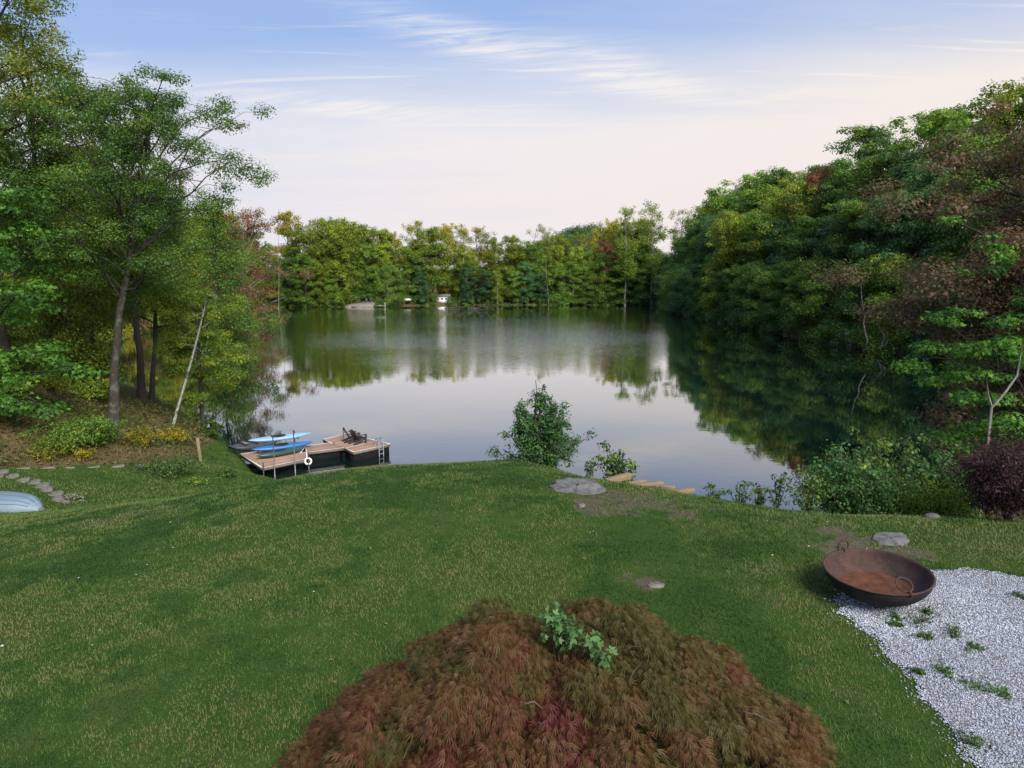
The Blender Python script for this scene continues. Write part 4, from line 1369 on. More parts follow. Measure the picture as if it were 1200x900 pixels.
n = 60000
lx, ly = rgg.uniform(-42, -16, n), rgg.uniform(24, 66, n)
k = in_poly(lx, ly, np.array(LITTER)) & (lake_sd(lx, ly) > .3) & (.55 * vnoise(lx * .3, ly * .3, 81) + .45 * vnoise(lx * 1.1, ly * 1.1, 82) > .42)
lx, ly = lx[k], ly[k]; nn_ = len(lx)
hB = .12 + .28 * rgg.random(nn_); a_ = rgg.uniform(0, 6.28, nn_)
b0 = np.c_[lx, ly, height(lx, ly) - .02]
sd_ = np.c_[np.cos(a_ + 1.57), np.sin(a_ + 1.57), 0 * a_] * .016
tp_ = b0 + np.c_[np.cos(a_) * hB * .6, np.sin(a_) * hB * .6, hB]
mb = MB().add(np.stack([b0 - sd_, b0 + sd_, tp_], 1).reshape(-1, 3), tris=np.arange(3 * nn_).reshape(-1, 3), tint=np.repeat(np.clip(.5 * vnoise(lx * .8, ly * .8, 83) + .5 * rgg.random(nn_), 0, 1), 3))
tag(obj('dry_grass', mb, leaf_mat('dry_grass_blade', (.055, .085, .022), (.15, .135, .05), (.24, .18, .085), objvar=0)), kind='stuff')
n = 420
lx, ly = rgg.uniform(-10, 9, n), rgg.uniform(5.5, 17, n)
k = ((((lx - JC[0]) / 2.1) ** 2 + ((ly - JC[1]) / 1.9) ** 2) > 1)
lx, ly = lx[k], ly[k]; nn_ = len(lx)
mb = MB()
D = unit(np.c_[rgg.normal(size=(nn_, 2)), rgg.normal(size=nn_) * .3]); up_ = unit(np.c_[rgg.normal(size=(nn_, 2)) * .4, np.ones(nn_)])
mb.leaves(np.c_[lx, ly, height(lx, ly) + .03], D, unit(np.cross(up_, D)), up_, .05 * (.5 + .8 * rgg.random(nn_)), .6, rgg.random(nn_))
tag(obj('fallen_leaves', mb, leaf_mat('lawn_leaf', (.06, .045, .02), (.11, .07, .03), (.16, .12, .045), trans=.1, objvar=0)), kind='stuff')

# ------------------------------------------------------------------ gravel
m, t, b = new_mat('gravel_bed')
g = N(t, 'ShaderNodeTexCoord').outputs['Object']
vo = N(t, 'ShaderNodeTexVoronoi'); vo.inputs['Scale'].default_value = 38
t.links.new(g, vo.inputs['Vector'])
cc = mixc(t, maprange(t, vo.outputs['Distance'], .25, .6, 0, 1), mixc(t, 0.85, vo.outputs['Color'], (.34, .36, .42)), (.12, .11, .10))  # blue-grey mix puts the cool cast of shade into the bed colour
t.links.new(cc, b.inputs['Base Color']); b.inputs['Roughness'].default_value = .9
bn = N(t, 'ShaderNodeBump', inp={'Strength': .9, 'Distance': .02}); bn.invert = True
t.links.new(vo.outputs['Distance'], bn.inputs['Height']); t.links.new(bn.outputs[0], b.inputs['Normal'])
sx, sy = np.arange(3.6, 14.5, .1), np.arange(3, 11.4, .1)
SX, SY = np.meshgrid(sx, sy)
SZ_ = height(SX.ravel(), SY.ravel()).reshape(SX.shape) + .012
ing = in_gravel(SX, SY)
mb = MB()
ni, nj = SX.shape
idx = np.arange(ni * nj).reshape(ni, nj)
ok = ing[:-1, :-1] & ing[1:, :-1] & ing[:-1, 1:] & ing[1:, 1:]
Q = np.stack([idx[:-1, :-1], idx[:-1, 1:], idx[1:, 1:], idx[1:, :-1]], -1)[ok]
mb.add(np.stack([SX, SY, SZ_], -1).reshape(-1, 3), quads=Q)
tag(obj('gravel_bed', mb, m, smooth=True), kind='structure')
ICO = np.array([(0, 0, -1), (.72, -.53, -.45), (-.28, -.85, -.45), (-.89, 0, -.45), (-.28, .85, -.45), (.72, .53, -.45), (.28, -.85, .45), (-.72, -.53, .45), (-.72, .53, .45), (.28, .85, .45), (.89, 0, .45), (0, 0, 1)])
ICF = np.array([(0, 2, 1), (1, 5, 0), (0, 3, 2), (0, 4, 3), (0, 5, 4), (1, 10, 5), (2, 6, 1), (3, 7, 2), (4, 8, 3), (5, 9, 4), (1, 6, 10), (2, 7, 6), (3, 8, 7), (4, 9, 8), (5, 10, 9), (6, 11, 10), (7, 11, 6), (8, 11, 7), (9, 11, 8), (10, 11, 9)])
ICF = np.array([f if np.dot(np.cross(ICO[f[1]] - ICO[f[0]], ICO[f[2]] - ICO[f[0]]), ICO[f].mean(0)) > 0 else f[::-1] for f in ICF])


OCT = np.array([(1, 0, 0), (0, 1, 0), (-1, 0, 0), (0, -1, 0), (.2, .1, .9), (-.1, 0, -.9)])
OCF = np.array([(0, 1, 4), (1, 2, 4), (2, 3, 4), (3, 0, 4), (1, 0, 5), (2, 1, 5), (3, 2, 5), (0, 3, 5)])


def stones(x, y, size, rg, lift=0.3, shape=OCT, faces=OCF):
    n = len(x)
    K = len(shape)
    V = shape[None] * rg.uniform(.7, 1.3, (n, K, 1)) * (size[:, None, None] * rg.uniform(.6, 1.2, (n, 1, 3)))
    V[:, :, 2] *= .75
    a = rg.uniform(0, 6.28, n)
    c, s = np.cos(a)[:, None], np.sin(a)[:, None]
    X = V[:, :, 0] * c - V[:, :, 1] * s; Y = V[:, :, 0] * s + V[:, :, 1] * c
    z = height(x, y) + .012 + size * lift
    P = np.stack([X + x[:, None], Y + y[:, None], V[:, :, 2] + z[:, None]], -1)
    F = (faces[None] + (np.arange(n) * K)[:, None, None]).reshape(-1, 3)
    return P.reshape(-1, 3), F


n = 190000
x = rgg.uniform(3.6, 10.5, n); y = rgg.uniform(4.2, 11, n)
k = in_gravel(x, y) & (np.abs(x) < y * .8 + 1.5)
x, y = x[k], y[k]
ex = 900                            # strays thrown out onto the lawn edge
kx = rgg.uniform(3.4, 7, 9000); ky = rgg.uniform(4.5, 10, 9000)
near_edge = ~in_gravel(kx, ky) & in_gravel(kx + .14, ky + .05)
x = np.r_[x, kx[near_edge][:260]]; y = np.r_[y, ky[near_edge][:260]]
sz = .0055 + .0095 * rgg.random(len(x)) ** 1.8
P, F = stones(x, y, sz, rgg)
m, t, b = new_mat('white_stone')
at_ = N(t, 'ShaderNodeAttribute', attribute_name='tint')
t.links.new(ramp(t, at_.outputs['Fac'], [(0, (.10, .08, .065)), (.15, (.24, .245, .265)), (.6, (.40, .43, .50)), (1, (.58, .62, .70))]), b.inputs['Base Color'])  # brown debris, then white stone with the blue of shade coloured in
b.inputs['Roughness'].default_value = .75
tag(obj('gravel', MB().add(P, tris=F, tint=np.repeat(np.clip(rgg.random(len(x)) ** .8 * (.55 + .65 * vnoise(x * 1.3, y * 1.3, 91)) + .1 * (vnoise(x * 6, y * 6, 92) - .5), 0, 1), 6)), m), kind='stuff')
for i, (px, py, s_, lab) in enumerate(((1078, 730, .30, 'largest spreading weed in the white gravel before the rusty bowl'), (1049, 737, .13, 'small weed in the gravel left of the largest one'), (1118, 745, .18, 'bright green weed in the gravel right of the largest one'), (1086, 752, .16, 'loose low weed just nearer than the largest gravel weed'),
                                       (1106, 792, .18, 'dark tufted weed in the middle of the gravel'), (1050, 726, .12, 'little weed right under the rusty bowl'), (1140, 765, .12, 'sparse weed in the open gravel on the right'), (1174, 818, .15, 'pale weed in the gravel near the right edge'),
                                       (1138, 876, .2, 'weed at the lower gravel edge'), (1088, 722, .14, 'weed in the gravel between the bowl and the largest weed'), (1196, 704, .12, 'small green weed at the far right of the gravel'), (1075, 795, .12, 'brownish weed along the gravel edge'), (1145, 812, .2, 'straggling pale weed in the middle right gravel'))):
    shrub('weed', px, py, lab, M['leaf_weed'], 'weed', 'weeds growing in the gravel', w=s_ * 1.5, h=s_ * .45, n=90, leaf=.05, stems=7, clumps=21, cr_=s_ * .25, seed=200 + i, aspect=.4, d=s_ * 1.5)


# ------------------------------------------------------------------ stones, timbers
stone_m = simple('fieldstone', (.128, .124, .118), .92, .12, var=.6, scale=4, bump=.9, bscale=11)
slate_m = simple('pale_slab', (.155, .14, .118), .92, .12, var=.45, scale=6, bump=.8, bscale=14)
edge_m = simple('edge_slab', (.17, .15, .115), .9, .15, var=.35, scale=4)
pine_m = simple('new_timber', (.23, .165, .10), .75, .25, var=.2, scale=3, bump=.2, bscale=30)


def slab(name, poly, z, th, mat, label, cat, group=None, dome=.0, seed=1, tilt=(0, 0)):
    """irregular flat stone: rounded outline extruded with an uneven top"""
    rg = np.random.default_rng(seed)
    poly = np.asarray(poly, float)
    # densify and roughen the outline
    P = []
    n = len(poly)
    for i in range(n):
        for f in (0, .34, .67):
            P.append(poly[i] * (1 - f) + poly[(i + 1) % n] * f)
    P = np.array(P); c = P.mean(0)
    for _ in range(1):
        P = .6 * P + .2 * (np.roll(P, 1, 0) + np.roll(P, -1, 0))
    P = c + (P - c) * (1 + rg.normal(size=(len(P), 1)) * .05)
    rings = []
    for s_, dz in ((1.02, -th), (1.03, -.02), (1.0, -.004), (.93, .008), (.7, .012 + dome * .6), (.4, .014 + dome * .9), (.05, .014 + dome)):
        q = c + (P - c) * s_
        zz = z + dz + (q - c) @ np.array(tilt) + (rg.normal(size=len(q)) * .014 * min(1, th * 4) if s_ < .99 else 0)
        rings.append(np.c_[q, np.broadcast_to(zz, len(q))])
    mb = MB().grid(np.array(rings), close=True)
    o = obj(name, mb, mat, None, True, origin=(c[0], c[1], z))
    fix_normals(o.data)
    return tag(o, label, cat, group)


import bmesh


def fix_normals(me):
    bm = bmesh.new(); bm.from_mesh(me)
    bmesh.ops.recalc_face_normals(bm, faces=bm.faces)
    bm.to_mesh(me); bm.free()


fs = on_ground(678, 574); x0, y0_ = fs[0], fs[1]
slab('flat_stone', [(x0 + a * .58, y0_ + b_ * .50) for a, b_ in ((-.95, .0), (-.7, .75), (-.1, 1.0), (.5, .7), (1.0, -.1), (.7, -.55), (.05, -1.0), (-.8, -.6))], hgt(x0, y0_) + .06, .35, stone_m, 'large pale grey flat stone at the lawn crest beside the timber steps', 'stone', seed=3, tilt=(-.03, .10), dome=.02)
pp = [on_ground(*p) for p in ((1020, 632), (1030, 626), (1060, 629), (1066, 635), (1058, 642), (1030, 640))]
slab('flat_stone', [p[:2] for p in pp], np.mean([p[2] for p in pp]) + .03, .2, stone_m, 'grey flat stone set in the grass behind the rusty bowl', 'stone', seed=4)
pp = [on_ground(*p) for p in ((757, 688), (768, 683), (780, 686), (776, 692), (763, 693))]
slab('small_stone', [p[:2] for p in pp], np.mean([p[2] for p in pp]) + .015, .1, slate_m, 'small half-buried stone in the middle of the lawn', 'stone', seed=5)
x0 = at_y(1092, 611, 13.0)[0]
slab('small_stone', [(x0 + .15 * math.cos(a), 13.0 + .11 * math.sin(a)) for a in np.arange(0, 6.2, .9)], hgt(x0, 13.0) + .05, .1, simple('dark_stone', (.10, .095, .09), .9, var=.3), 'dark small stone in long grass before the thicket', 'stone', seed=6, dome=.03)
pp = [on_ground(*p) for p in ((676, 593), (683, 591), (687, 594), (681, 597))]
slab('small_stone', [p[:2] for p in pp], np.mean([p[2] for p in pp]) + .02, .1, slate_m, 'small pale stone in the lawn below the large flat stone', 'stone', seed=7)

# timber-edged steps going down to the water
for i, (px, y, L, th, yaw, rise, lab) in enumerate(((724, 15.9, .66, .13, 26, .05, 'squared new timber nearest the flat stone, leftmost step edge'), (746, 16.2, .46, .11, 22, .03, 'short squared timber second from the flat stone'),
                                       (757, 15.7, .80, .07, 10, .02, 'flat pale board lying along the near side of the steps'), (782, 16.0, .34, .10, -24, .0, 'small timber end third from the flat stone'),
                                       (802, 15.9, .48, .10, 14, .04, 'last squared timber at the far right of the steps'), (762, 16.2, .7, .09, -30, .0, 'grey board crossing behind the second timber'))):
    x0 = at_y(px, 573, y)[0]
    ca, sa = math.cos(R(rise * 200)), math.sin(R(rise * 200))
    o = obj('timber', MB().box((x0, y, hgt(x0, y) + th * .5 + .045), (L, .15, th), R(yaw), M=np.array([[1, 0, 0], [0, 1, 0], [rise * 2, 0, 1]])), pine_m if i != 5 else slate_m, origin=(x0, y, hgt(x0, y)))
    bevel(o, .008)
    tag(o, lab, 'timber', 'timbers of the garden steps')

# stepping stones of the left path
sps = ((5, 555, 16, 5), (0, 562, 20, 4), (17, 562, 14, 4), (28, 568, 20, 5), (38, 565, 12, 4), (48, 573, 24, 5), (42, 569, 16, 4), (56, 578, 22, 6), (50, 574, 12, 4), (66, 583, 18, 6), (63, 589, 12, 5), (76, 587, 16, 6))
sps = ((3, 554, 17, 4.5), (-3, 560, 16, 4), (14, 559.5, 19, 4), (27, 564, 19, 4.2), (40, 566.5, 17, 4.2), (49, 570.5, 20, 4.6), (54, 575, 18, 5), (66, 580, 20, 5.2), (67, 586, 15, 5), (77, 588.5, 14, 5))
nm = ('tenth', 'ninth', 'eighth', 'seventh', 'sixth', 'fifth', 'fourth', 'third', 'second', 'first')
for i, (px, py, w_, h_) in enumerate(sps):
    pp = [on_ground(px + a * w_ / 2, py + b_ * h_ / 2) for a, b_ in ((-1, .35), (-.5, -.6), (.4, -1), (1, -.5), (.8, .5), (0, 1))]
    slab('stepping_stone', [p[:2] for p in pp], np.mean([p[2] for p in pp]) + .06, .2, slate_m, '%s stepping stone of the left path counted up from its lower end' % nm[i], 'stone', 'stepping stones of the left path', seed=20 + i)
# pale low edging stones where the bank meets the lower lawn
for i in range(8):
    px = 26 + i * 27
    py = np.interp(px, [20, 100, 170, 230], [549.5, 548.5, 546, 541])
    w_ = 21 + 5 * math.sin(i * 2.1)
    pp = [on_ground(px + a * w_ / 2, py + b_ * .9) for a, b_ in ((-1, .35), (-.5, -.8), (.4, -1), (1, -.3), (.8, .6), (0, 1))]
    slab('edging_stone', [p[:2] for p in pp], np.mean([p[2] for p in pp]) + .02, .2, edge_m, 'flat edging stone below the brown bank, %s from the left' % ORD[i], 'stone', 'edging stones under the brown bank', seed=40 + i)
# garden post
p = on_ground(234.5, 541)
tp = at_y(232, 513, p[1])
o = obj('garden_post', MB().box((p[0], p[1], (p[2] + tp[2]) / 2 - .1), (.15, .15, tp[2] - p[2] + .2), .3, M=np.array([[1, 0, -.06], [0, 1, 0], [0, 0, 1]])), pine_m, origin=tuple(p))
tag(bevel(o, .01), 'short squared yellow wooden post on the lower lawn', 'post')


# ------------------------------------------------------------------ boats and dock
def hull(mb, a, b_, wid, dep, z, kind='kayak', n=18, k=14, roll=0.0, rocker=.06, inverted=False, tint=.5):
    """closed lofted hull from stern a to bow b_ (xy), keel at z"""
    a = np.asarray(a, float); b_ = np.asarray(b_, float)
    L = np.linalg.norm(b_ - a); d = (b_ - a) / L; s = np.array([-d[1], d[0]])
    rows = []
    for i in range(n + 1):
        f = i / n
        w_ = wid * .5 * max(.015, (1 - abs(2 * f - 1) ** (2.3 if kind == 'kayak' else 3.2))) ** (.75 if kind == 'kayak' else .6)
        hh = dep * (.62 + .38 * (1 - abs(2 * f - 1) ** 2)) * max(.08, (1 - abs(2 * f - 1) ** 8))
        lift = rocker * abs(2 * f - 1) ** 3
        ang = np.linspace(0, 2 * np.pi, k, endpoint=False)
        yy = w_ * np.sign(np.cos(ang)) * np.abs(np.cos(ang)) ** .8
        zz = np.where(np.sin(ang) > 0, hh * .45 * np.sin(ang) ** .9 if kind == 'kayak' else hh * .15 * np.sin(ang), 0) - np.where(np.sin(ang) < 0, hh * .55 * np.abs(np.sin(ang)) ** .7, 0)
        if inverted:
            zz = -zz
        cy, sy = math.cos(roll), math.sin(roll)
        yy, zz = yy * cy - zz * sy, yy * sy + zz * cy
        c = a + d * (f * L)
        rows.append(np.c_[c[0] + s[0] * yy, c[1] + s[1] * yy, z + dep * .5 + lift + zz])
    rows = np.array(rows)
    mb.grid(rows, close=True, tint=tint)
    m_ = MB()
    for r_, flip in ((rows[0], False), (rows[-1], True)):
        mb.add(r_, ngons=[list(range(k))[::-1] if flip else list(range(k))], tint=tint)
    return a, d, s, L


def plastic(name, c, rough=.35):
    return simple(name, c, rough, .5, var=.12, scale=2)


blk = simple('black_rubber', (.018, .018, .02), .6)
white_m = simple('white_paint', (.72, .72, .72), .5, .4, var=.08)
alum = simple('grey_metal', (.32, .33, .34), .45, .5, .6, var=.15)


def kayak(px0, px1, y0, y1, z, wid, dep, mat, label, name='kayak', roll=0.0, cockpit=True, cat='kayak', extend=(0, 0)):
    a = at_y(px0, 520, y0)[:2]; b_ = at_y(px1, 520, y1)[:2]
    dd = unit(b_ - a)
    a = a - dd * extend[0]; b_ = b_ + dd * extend[1]
    mid = (a + b_) / 2
    e = empty(name, (mid[0], mid[1], z), label, cat)
    mb = MB()
    hull(mb, a, b_, wid, dep, z, roll=roll)
    o = obj('hull', mb, mat, e, True); fix_normals(o.data)
    if cockpit:
        s = np.array([-dd[1], dd[0]])
        ca = np.linspace(0, 2 * np.pi, 20, endpoint=False)
        c = mid - dd * .12
        ring = np.c_[c + np.outer(np.cos(ca) * .42, dd) + np.outer(np.sin(ca) * wid * .30, s), np.full(20, z + dep * .97)]
        up_ = np.array([0, 0, 1.])
        ctr = np.array([c[0], c[1], z + dep * .5])
        cr_, sr_ = math.cos(roll), math.sin(roll)
        rel = ring - ctr
        sc = rel[:, :2] @ s
        rel[:, :2] += np.outer(sc * cr_ - rel[:, 2] * sr_ - sc, s)
        rel[:, 2] = sc * sr_ + rel[:, 2] * cr_
        ring = ctr + rel
        obj('cockpit_rim', MB().tube(np.r_[ring, ring[:2]], .022, 6, cap=False), blk, e, True)
        obj('cockpit', MB().add(ring + [0, 0, .004], ngons=[list(range(20))]), blk, e)
        hx_ = a + dd * .25
    return e


ZD = 0.62
A_ = at_z(281, 532, ZD)[:2]; B_ = at_z(308, 548.5, ZD)[:2]; C_ = at_z(360, 537.5, ZD)[:2]; D_ = at_z(358, 522, ZD)[:2]
O1 = at_z(378.3, 515, ZD)[:2]; O2 = at_z(406.7, 508, ZD)[:2]; O3 = at_z(457.5, 520.4, ZD)[:2]; O4 = at_z(415, 529.8, ZD)[:2]
W1, W2, W3, W4 = at_z(358, 522.5, ZD)[:2], at_z(389, 518.5, ZD)[:2], at_z(402, 524.8, ZD)[:2], at_z(352, 531, ZD)[:2]


def deck_mat():
    m, t, b = new_mat('deck_boards')
    at_ = N(t, 'ShaderNodeAttribute', attribute_name='tint')
    g = N(t, 'ShaderNodeTexCoord').outputs['Object']
    c = ramp(t, at_.outputs['Fac'], [(0, (.27, .15, .095)), (.5, (.34, .19, .122)), (1, (.42, .245, .165))])
    n = noise(t, g, 5, 5, .7)
    c = mixc(t, ramp(t, n, [(.4, (0, 0, 0)), (.7, (.35, .35, .35))]), c, (.36, .32, .28))
    t.links.new(c, b.inputs['Base Color']); b.inputs['Roughness'].default_value = .8
    return m


deck_m = deck_mat()
frame_m = simple('weathered_frame', (.16, .14, .12), .85, var=.3)
trim_m = simple('pale_trim', (.66, .60, .56), .7, var=.12)
dark_m = simple('dark_float', (.010, .010, .011), .9, .08)
mid = (A_ + C_) / 2
dock = empty('dock', (mid[0], mid[1], 0), 'T-shaped wooden dock with reddish boards reaching out over the water', 'dock')
rgd = np.random.default_rng(4)


def boards(Q, n, z, gap=.012, th=.035):
    """deck quad Q (4 xy corners) split into n boards running from side 0-1 to side 3-2"""
    mb = MB()
    for i in range(n):
        f0, f1 = (i + gap * 2) / n, (i + 1 - gap * 2) / n
        p = [Q[0] + (Q[1] - Q[0]) * f0, Q[0] + (Q[1] - Q[0]) * f1, Q[3] + (Q[2] - Q[3]) * f1, Q[3] + (Q[2] - Q[3]) * f0]
        mb.prism(p, z - th, z, tint=rgd.random())
    return mb


def inset(Q, s):
    Q = np.array(Q); c = Q.mean(0)
    return c + (Q - c) * s


def platform(Q, n, name, zb=.40):
    """one deck section: boards, a pale edge trim and a dark frame/float below"""
    o = obj(name, boards(Q, n, ZD), deck_m, dock)
    mb = MB().prism(inset(Q, .995), ZD - .17, ZD - .037)
    fr = obj('frame', mb, frame_m, o)
    t_ = MB()
    Q = np.array(Q)
    for i in range(4):
        p, r_ = Q[i], Q[(i + 1) % 4]
        d = unit(r_ - p); s = np.array([-d[1], d[0]])
        t_.prism([p - s * .035 - d * .01, r_ - s * .035 + d * .01, r_ + s * .035 + d * .01, p + s * .035 - d * .01], ZD + .001, ZD + .013)
    obj('trim', t_, trim_m, o)
    return o


P1 = [A_, B_, C_, D_]
platform(P1, 26, 'shore_deck')
platform([W1, W4, W3, W2], 10, 'walkway')
def lerp(a, b_, f):
    return a + (b_ - a) * f


for f0, f1 in ((0, .34), (.345, .70), (.705, 1.0)):
    Q = [lerp(O2, O1, 0) * 0 + lerp(O1, O4, f0), lerp(O1, O4, f1), lerp(O2, O3, f1), lerp(O2, O3, f0)]
    o = platform(Q, 9, 'outer_deck')
    obj('float', MB().prism(inset(Q, .94), -.25, ZD - .172), dark_m, o)
obj('float', MB().prism(inset([W1, W4, W3, W2], .86), -.2, ZD - .172), dark_m, dock)


def post(px, topz, botz, base, r=.032, name='post', mat=alum):
    return obj(name, MB().tube(np.array([[base[0], base[1], botz], [base[0], base[1], topz]]), r, 8), mat, dock, True)


bc = unit(C_ - B_); out_ = np.array([bc[1], -bc[0]]) * .05
for f, tz in ((0.0, .95), (.24, 2.3), (.70, 2.45)):
    p = lerp(B_, C_, f) + out_
    post(0, tz, -1.2, p)
p = C_ + out_ + bc * .05
post(0, 1.0, -1.2, p)
pr = p + np.array([0.0, -.06])
for px, py in ((402.5, 511), (429.8, 517.5)):
    p2 = at_z(px, py + 3, ZD)[:2]
    post(0, ZD + .62, -.8, p2, .03)
# life ring on the dock's corner post
e = empty('life_ring', (pr[0], pr[1], .50), 'white life ring hanging on the corner post of the dock', 'life ring')
ca = np.linspace(0, 2 * np.pi, 25)
cz_ = .50
ring = np.c_[pr[0] + .18 * np.cos(ca), np.full(25, pr[1] - .04), cz_ + .18 * np.sin(ca)]
obj('ring', MB().tube(ring, .055, 10, cap=False), white_m, e, True)
rope = MB()
for a0 in (0.3, 1.87, 3.44, 5.0):
    aa = np.linspace(a0, a0 + 1.4, 6)
    rope.tube(np.c_[pr[0] + .25 * np.cos(aa), np.full(6, pr[1] - .04), cz_ + .25 * np.sin(aa)], .010, 5)
obj('rope', rope, blk, e, True)
# swim ladder on the outer deck
ladder_m = simple('ladder_metal', (.22, .23, .24), .5, .5, var=.1)
l0 = lerp(O4, O3, .66); l1 = lerp(O4, O3, .78)
ld = unit(O3 - O4); lo = np.array([ld[1], -ld[0]]) * .06
e = empty('swim_ladder', (l0[0], l0[1], 0), 'pale metal swim ladder on the near side of the outer deck', 'ladder')
for pt in (l0, l1):
    p = pt + lo
    b2 = p - lo * 6
    obj('rail', MB().tube(np.array([[p[0], p[1], -.7], [p[0], p[1], ZD + .42], [p[0] - lo[0] * 2, p[1] - lo[1] * 2, ZD + .52], [b2[0], b2[1], ZD + .42], [b2[0], b2[1], ZD + .01]]), .022, 8), ladder_m, e, True)
for z in (-.1, .15, .42):
    obj('rung', MB().tube(np.array([[*(l0 + lo), z], [*(l1 + lo), z]]), .022, 8), ladder_m, e, True)


# chairs on the outer deck: slatted, low, leaning back
def adirondack(c, rz, label):
    e = empty('deck_chair', (c[0], c[1], ZD + .014), label, 'chair', 'dark chairs on the outer deck')
    ca, sa = math.cos(rz), math.sin(rz)

    def T(v):
        v = np.asarray(v, float)
        return np.array([v[0] * ca - v[1] * sa, v[0] * sa + v[1] * ca, v[2]])

    def bar(mb, p0, p1, wdt, th):
        """flat board from p0 to p1"""
        p0, p1 = np.asarray(p0, float), np.asarray(p1, float)
        d = unit(p1 - p0); s = unit(np.cross(d, [0, 0, 1.])) if abs(d[2]) < .99 else np.array([1., 0, 0]); n = np.cross(s, d)
        V = [T(p + s * a * wdt / 2 + n * b__ * th / 2) for p in (p0, p1) for a in (-1, 1) for b__ in (-1, 1)]
        mb.add(V, quads=[[0, 1, 3, 2], [4, 6, 7, 5], [0, 4, 5, 1], [2, 3, 7, 6], [0, 2, 6, 4], [1, 5, 7, 3]])
    m_ = chair_m
    seat, back = MB(), MB()
    for i in range(6):
        y = -.05 + i * .085
        bar(seat, (-.27, y, .24 + .02 * i), (.27, y, .24 + .02 * i), .08, .02)
    for i in range(5):
        xx = -.21 + i * .105
        h_ = .95 - .05 * abs(i - 2)
        V0 = np.array([xx, -.08, .22]); V1 = np.array([xx * 1.15, -.44, h_])
        d = unit(V1 - V0)
        V = [T(p + np.array([a * .054, 0, 0]) + np.array([0, d[2], -d[1]]) * b__ * .011) for p in (V0, V1) for a in (-1, 1) for b__ in (-1, 1)]
        back.add(V, quads=[[0, 1, 3, 2], [4, 6, 7, 5], [0, 4, 5, 1], [2, 3, 7, 6], [0, 2, 6, 4], [1, 5, 7, 3]])
    for nm_, mb_ in (('seat', seat), ('backrest', back)):
        o = obj(nm_, mb_, m_, e, local=True); fix_normals(o.data)
    for sx_ in (-1, 1):
        mb_ = MB(); bar(mb_, (sx_ * .33, -.34, .56), (sx_ * .33, .42, .55), .11, .022)
        o = obj('arm', mb_, m_, e, local=True); fix_normals(o.data)
        mb_ = MB(); mb_.box(T((sx_ * .29, .37, .27)), (.035, .09, .54), rz)
        o = obj('leg', mb_, m_, e, local=True)
        mb_ = MB(); bar(mb_, (sx_ * .27, .40, .30), (sx_ * .27, -.52, .03), .03, .10)
        o = obj('leg', mb_, m_, e, local=True); fix_normals(o.data)


chair_m = simple('dark_chair', (.045, .040, .036), .7, var=.2)
c1 = at_z(411.5, 517.5, ZD)[:2]; c2 = at_z(419.5, 519.5, ZD)[:2]
adirondack(c1, R(-62), 'dark slatted deck chair on the outer deck, left one, facing the lake')
adirondack(c2, R(-40), 'dark slatted deck chair on the outer deck beside the white trim, right one')

# kayak rack and boats
far_d = unit(D_ - A_); far_n = np.array([far_d[1], -far_d[0]])
rk0 = lerp(A_, D_, .25) + far_n * .25; rk1 = lerp(A_, D_, .82) + far_n * .25
e = empty('kayak_rack', (*((rk0 + rk1) / 2), ZD), 'metal pipe rack holding the two blue kayaks on the dock', 'rack')
for p in (rk0, rk1):
    obj('upright', MB().tube(np.array([[*p, ZD - .3], [*p, ZD + 1.05]]), .028, 8), alum, e, True)
    for z in (.12, .68):
        q_ = p + far_n * .72
        obj('arm', MB().tube(np.array([[*p, ZD + z], [*q_, ZD + z], [*(q_ + far_n * .03), ZD + z + .10]]), .022, 8), alum, e, True)


def kayak_on(p0, p1, z, wid, dep, mat, label, roll=0.0, name='kayak', cat='kayak', cockpit=True):
    pa, pb = proj((*p0, z)), proj((*p1, z))
    return kayak(pa[0], pb[0], p0[1], p1[1], z, wid, dep, mat, label, name, roll, cockpit, cat)


k0 = lerp(A_, D_, .10); k1 = lerp(A_, D_, 1.06)
kayak_on(k0 + far_n * .58, k1 + far_n * .58, ZD + .70, .58, .25, plastic('light_blue_plastic', (.23, .38, .56)), 'light blue kayak on the upper arms of the dock rack', R(10))
kayak_on(k0 + far_n * .62 + far_d * .1, k1 + far_n * .62 + far_d * .05, ZD + .145, .60, .27, plastic('blue_plastic', (.028, .14, .38)), 'bright blue kayak on the lower arms of the dock rack', R(8))
kayak_on(lerp(A_, B_, .50) + far_d * .25, lerp(D_, C_, .42) - far_d * .1, ZD + .016, .74, .32, plastic('dark_green_plastic', (.030, .070, .055)), 'dark green kayak lying on the dock boards in front of the rack', R(-6))
g0 = at_z(303, 538.5, ZD)[:2]; g1 = at_z(339, 530.8, ZD)[:2]
kayak_on(g0, g1, ZD + .016, .5, .15, plastic('green_plastic', (.06, .30, .09)), 'bright green paddle board on the dock, nearest of the boats', 0, 'paddle_board', 'paddle board', False)
# dark boat pulled up on the shore at the dock's end
b0_ = at_z(268, 529, .6)[:2]; b1_ = at_z(326, 519, .6)[:2]
e = empty('rowing_boat', (*((b0_ + b1_) / 2), .5), 'dark grey rowing boat pulled up on shore behind the dock', 'boat')
mb = MB(); hull(mb, b0_, b1_, 1.35, .62, .48, kind='boat', rocker=.16)
o = obj('hull', mb, simple('dark_hull', (.055, .060, .075), .5, .4, var=.25, scale=2), e, True); fix_normals(o.data)
# gunwale and thwarts
dd = unit(b1_ - b0_); ss = np.array([-dd[1], dd[0]])
mb = MB()
for f in (.3, .52, .72):
    c = lerp(b0_, b1_, f)
    mb = MB().box((c[0], c[1], 1.10 - .10), (.22, 1.0, .04), math.atan2(dd[1], dd[0]))
    obj('seat', mb, frame_m, e)
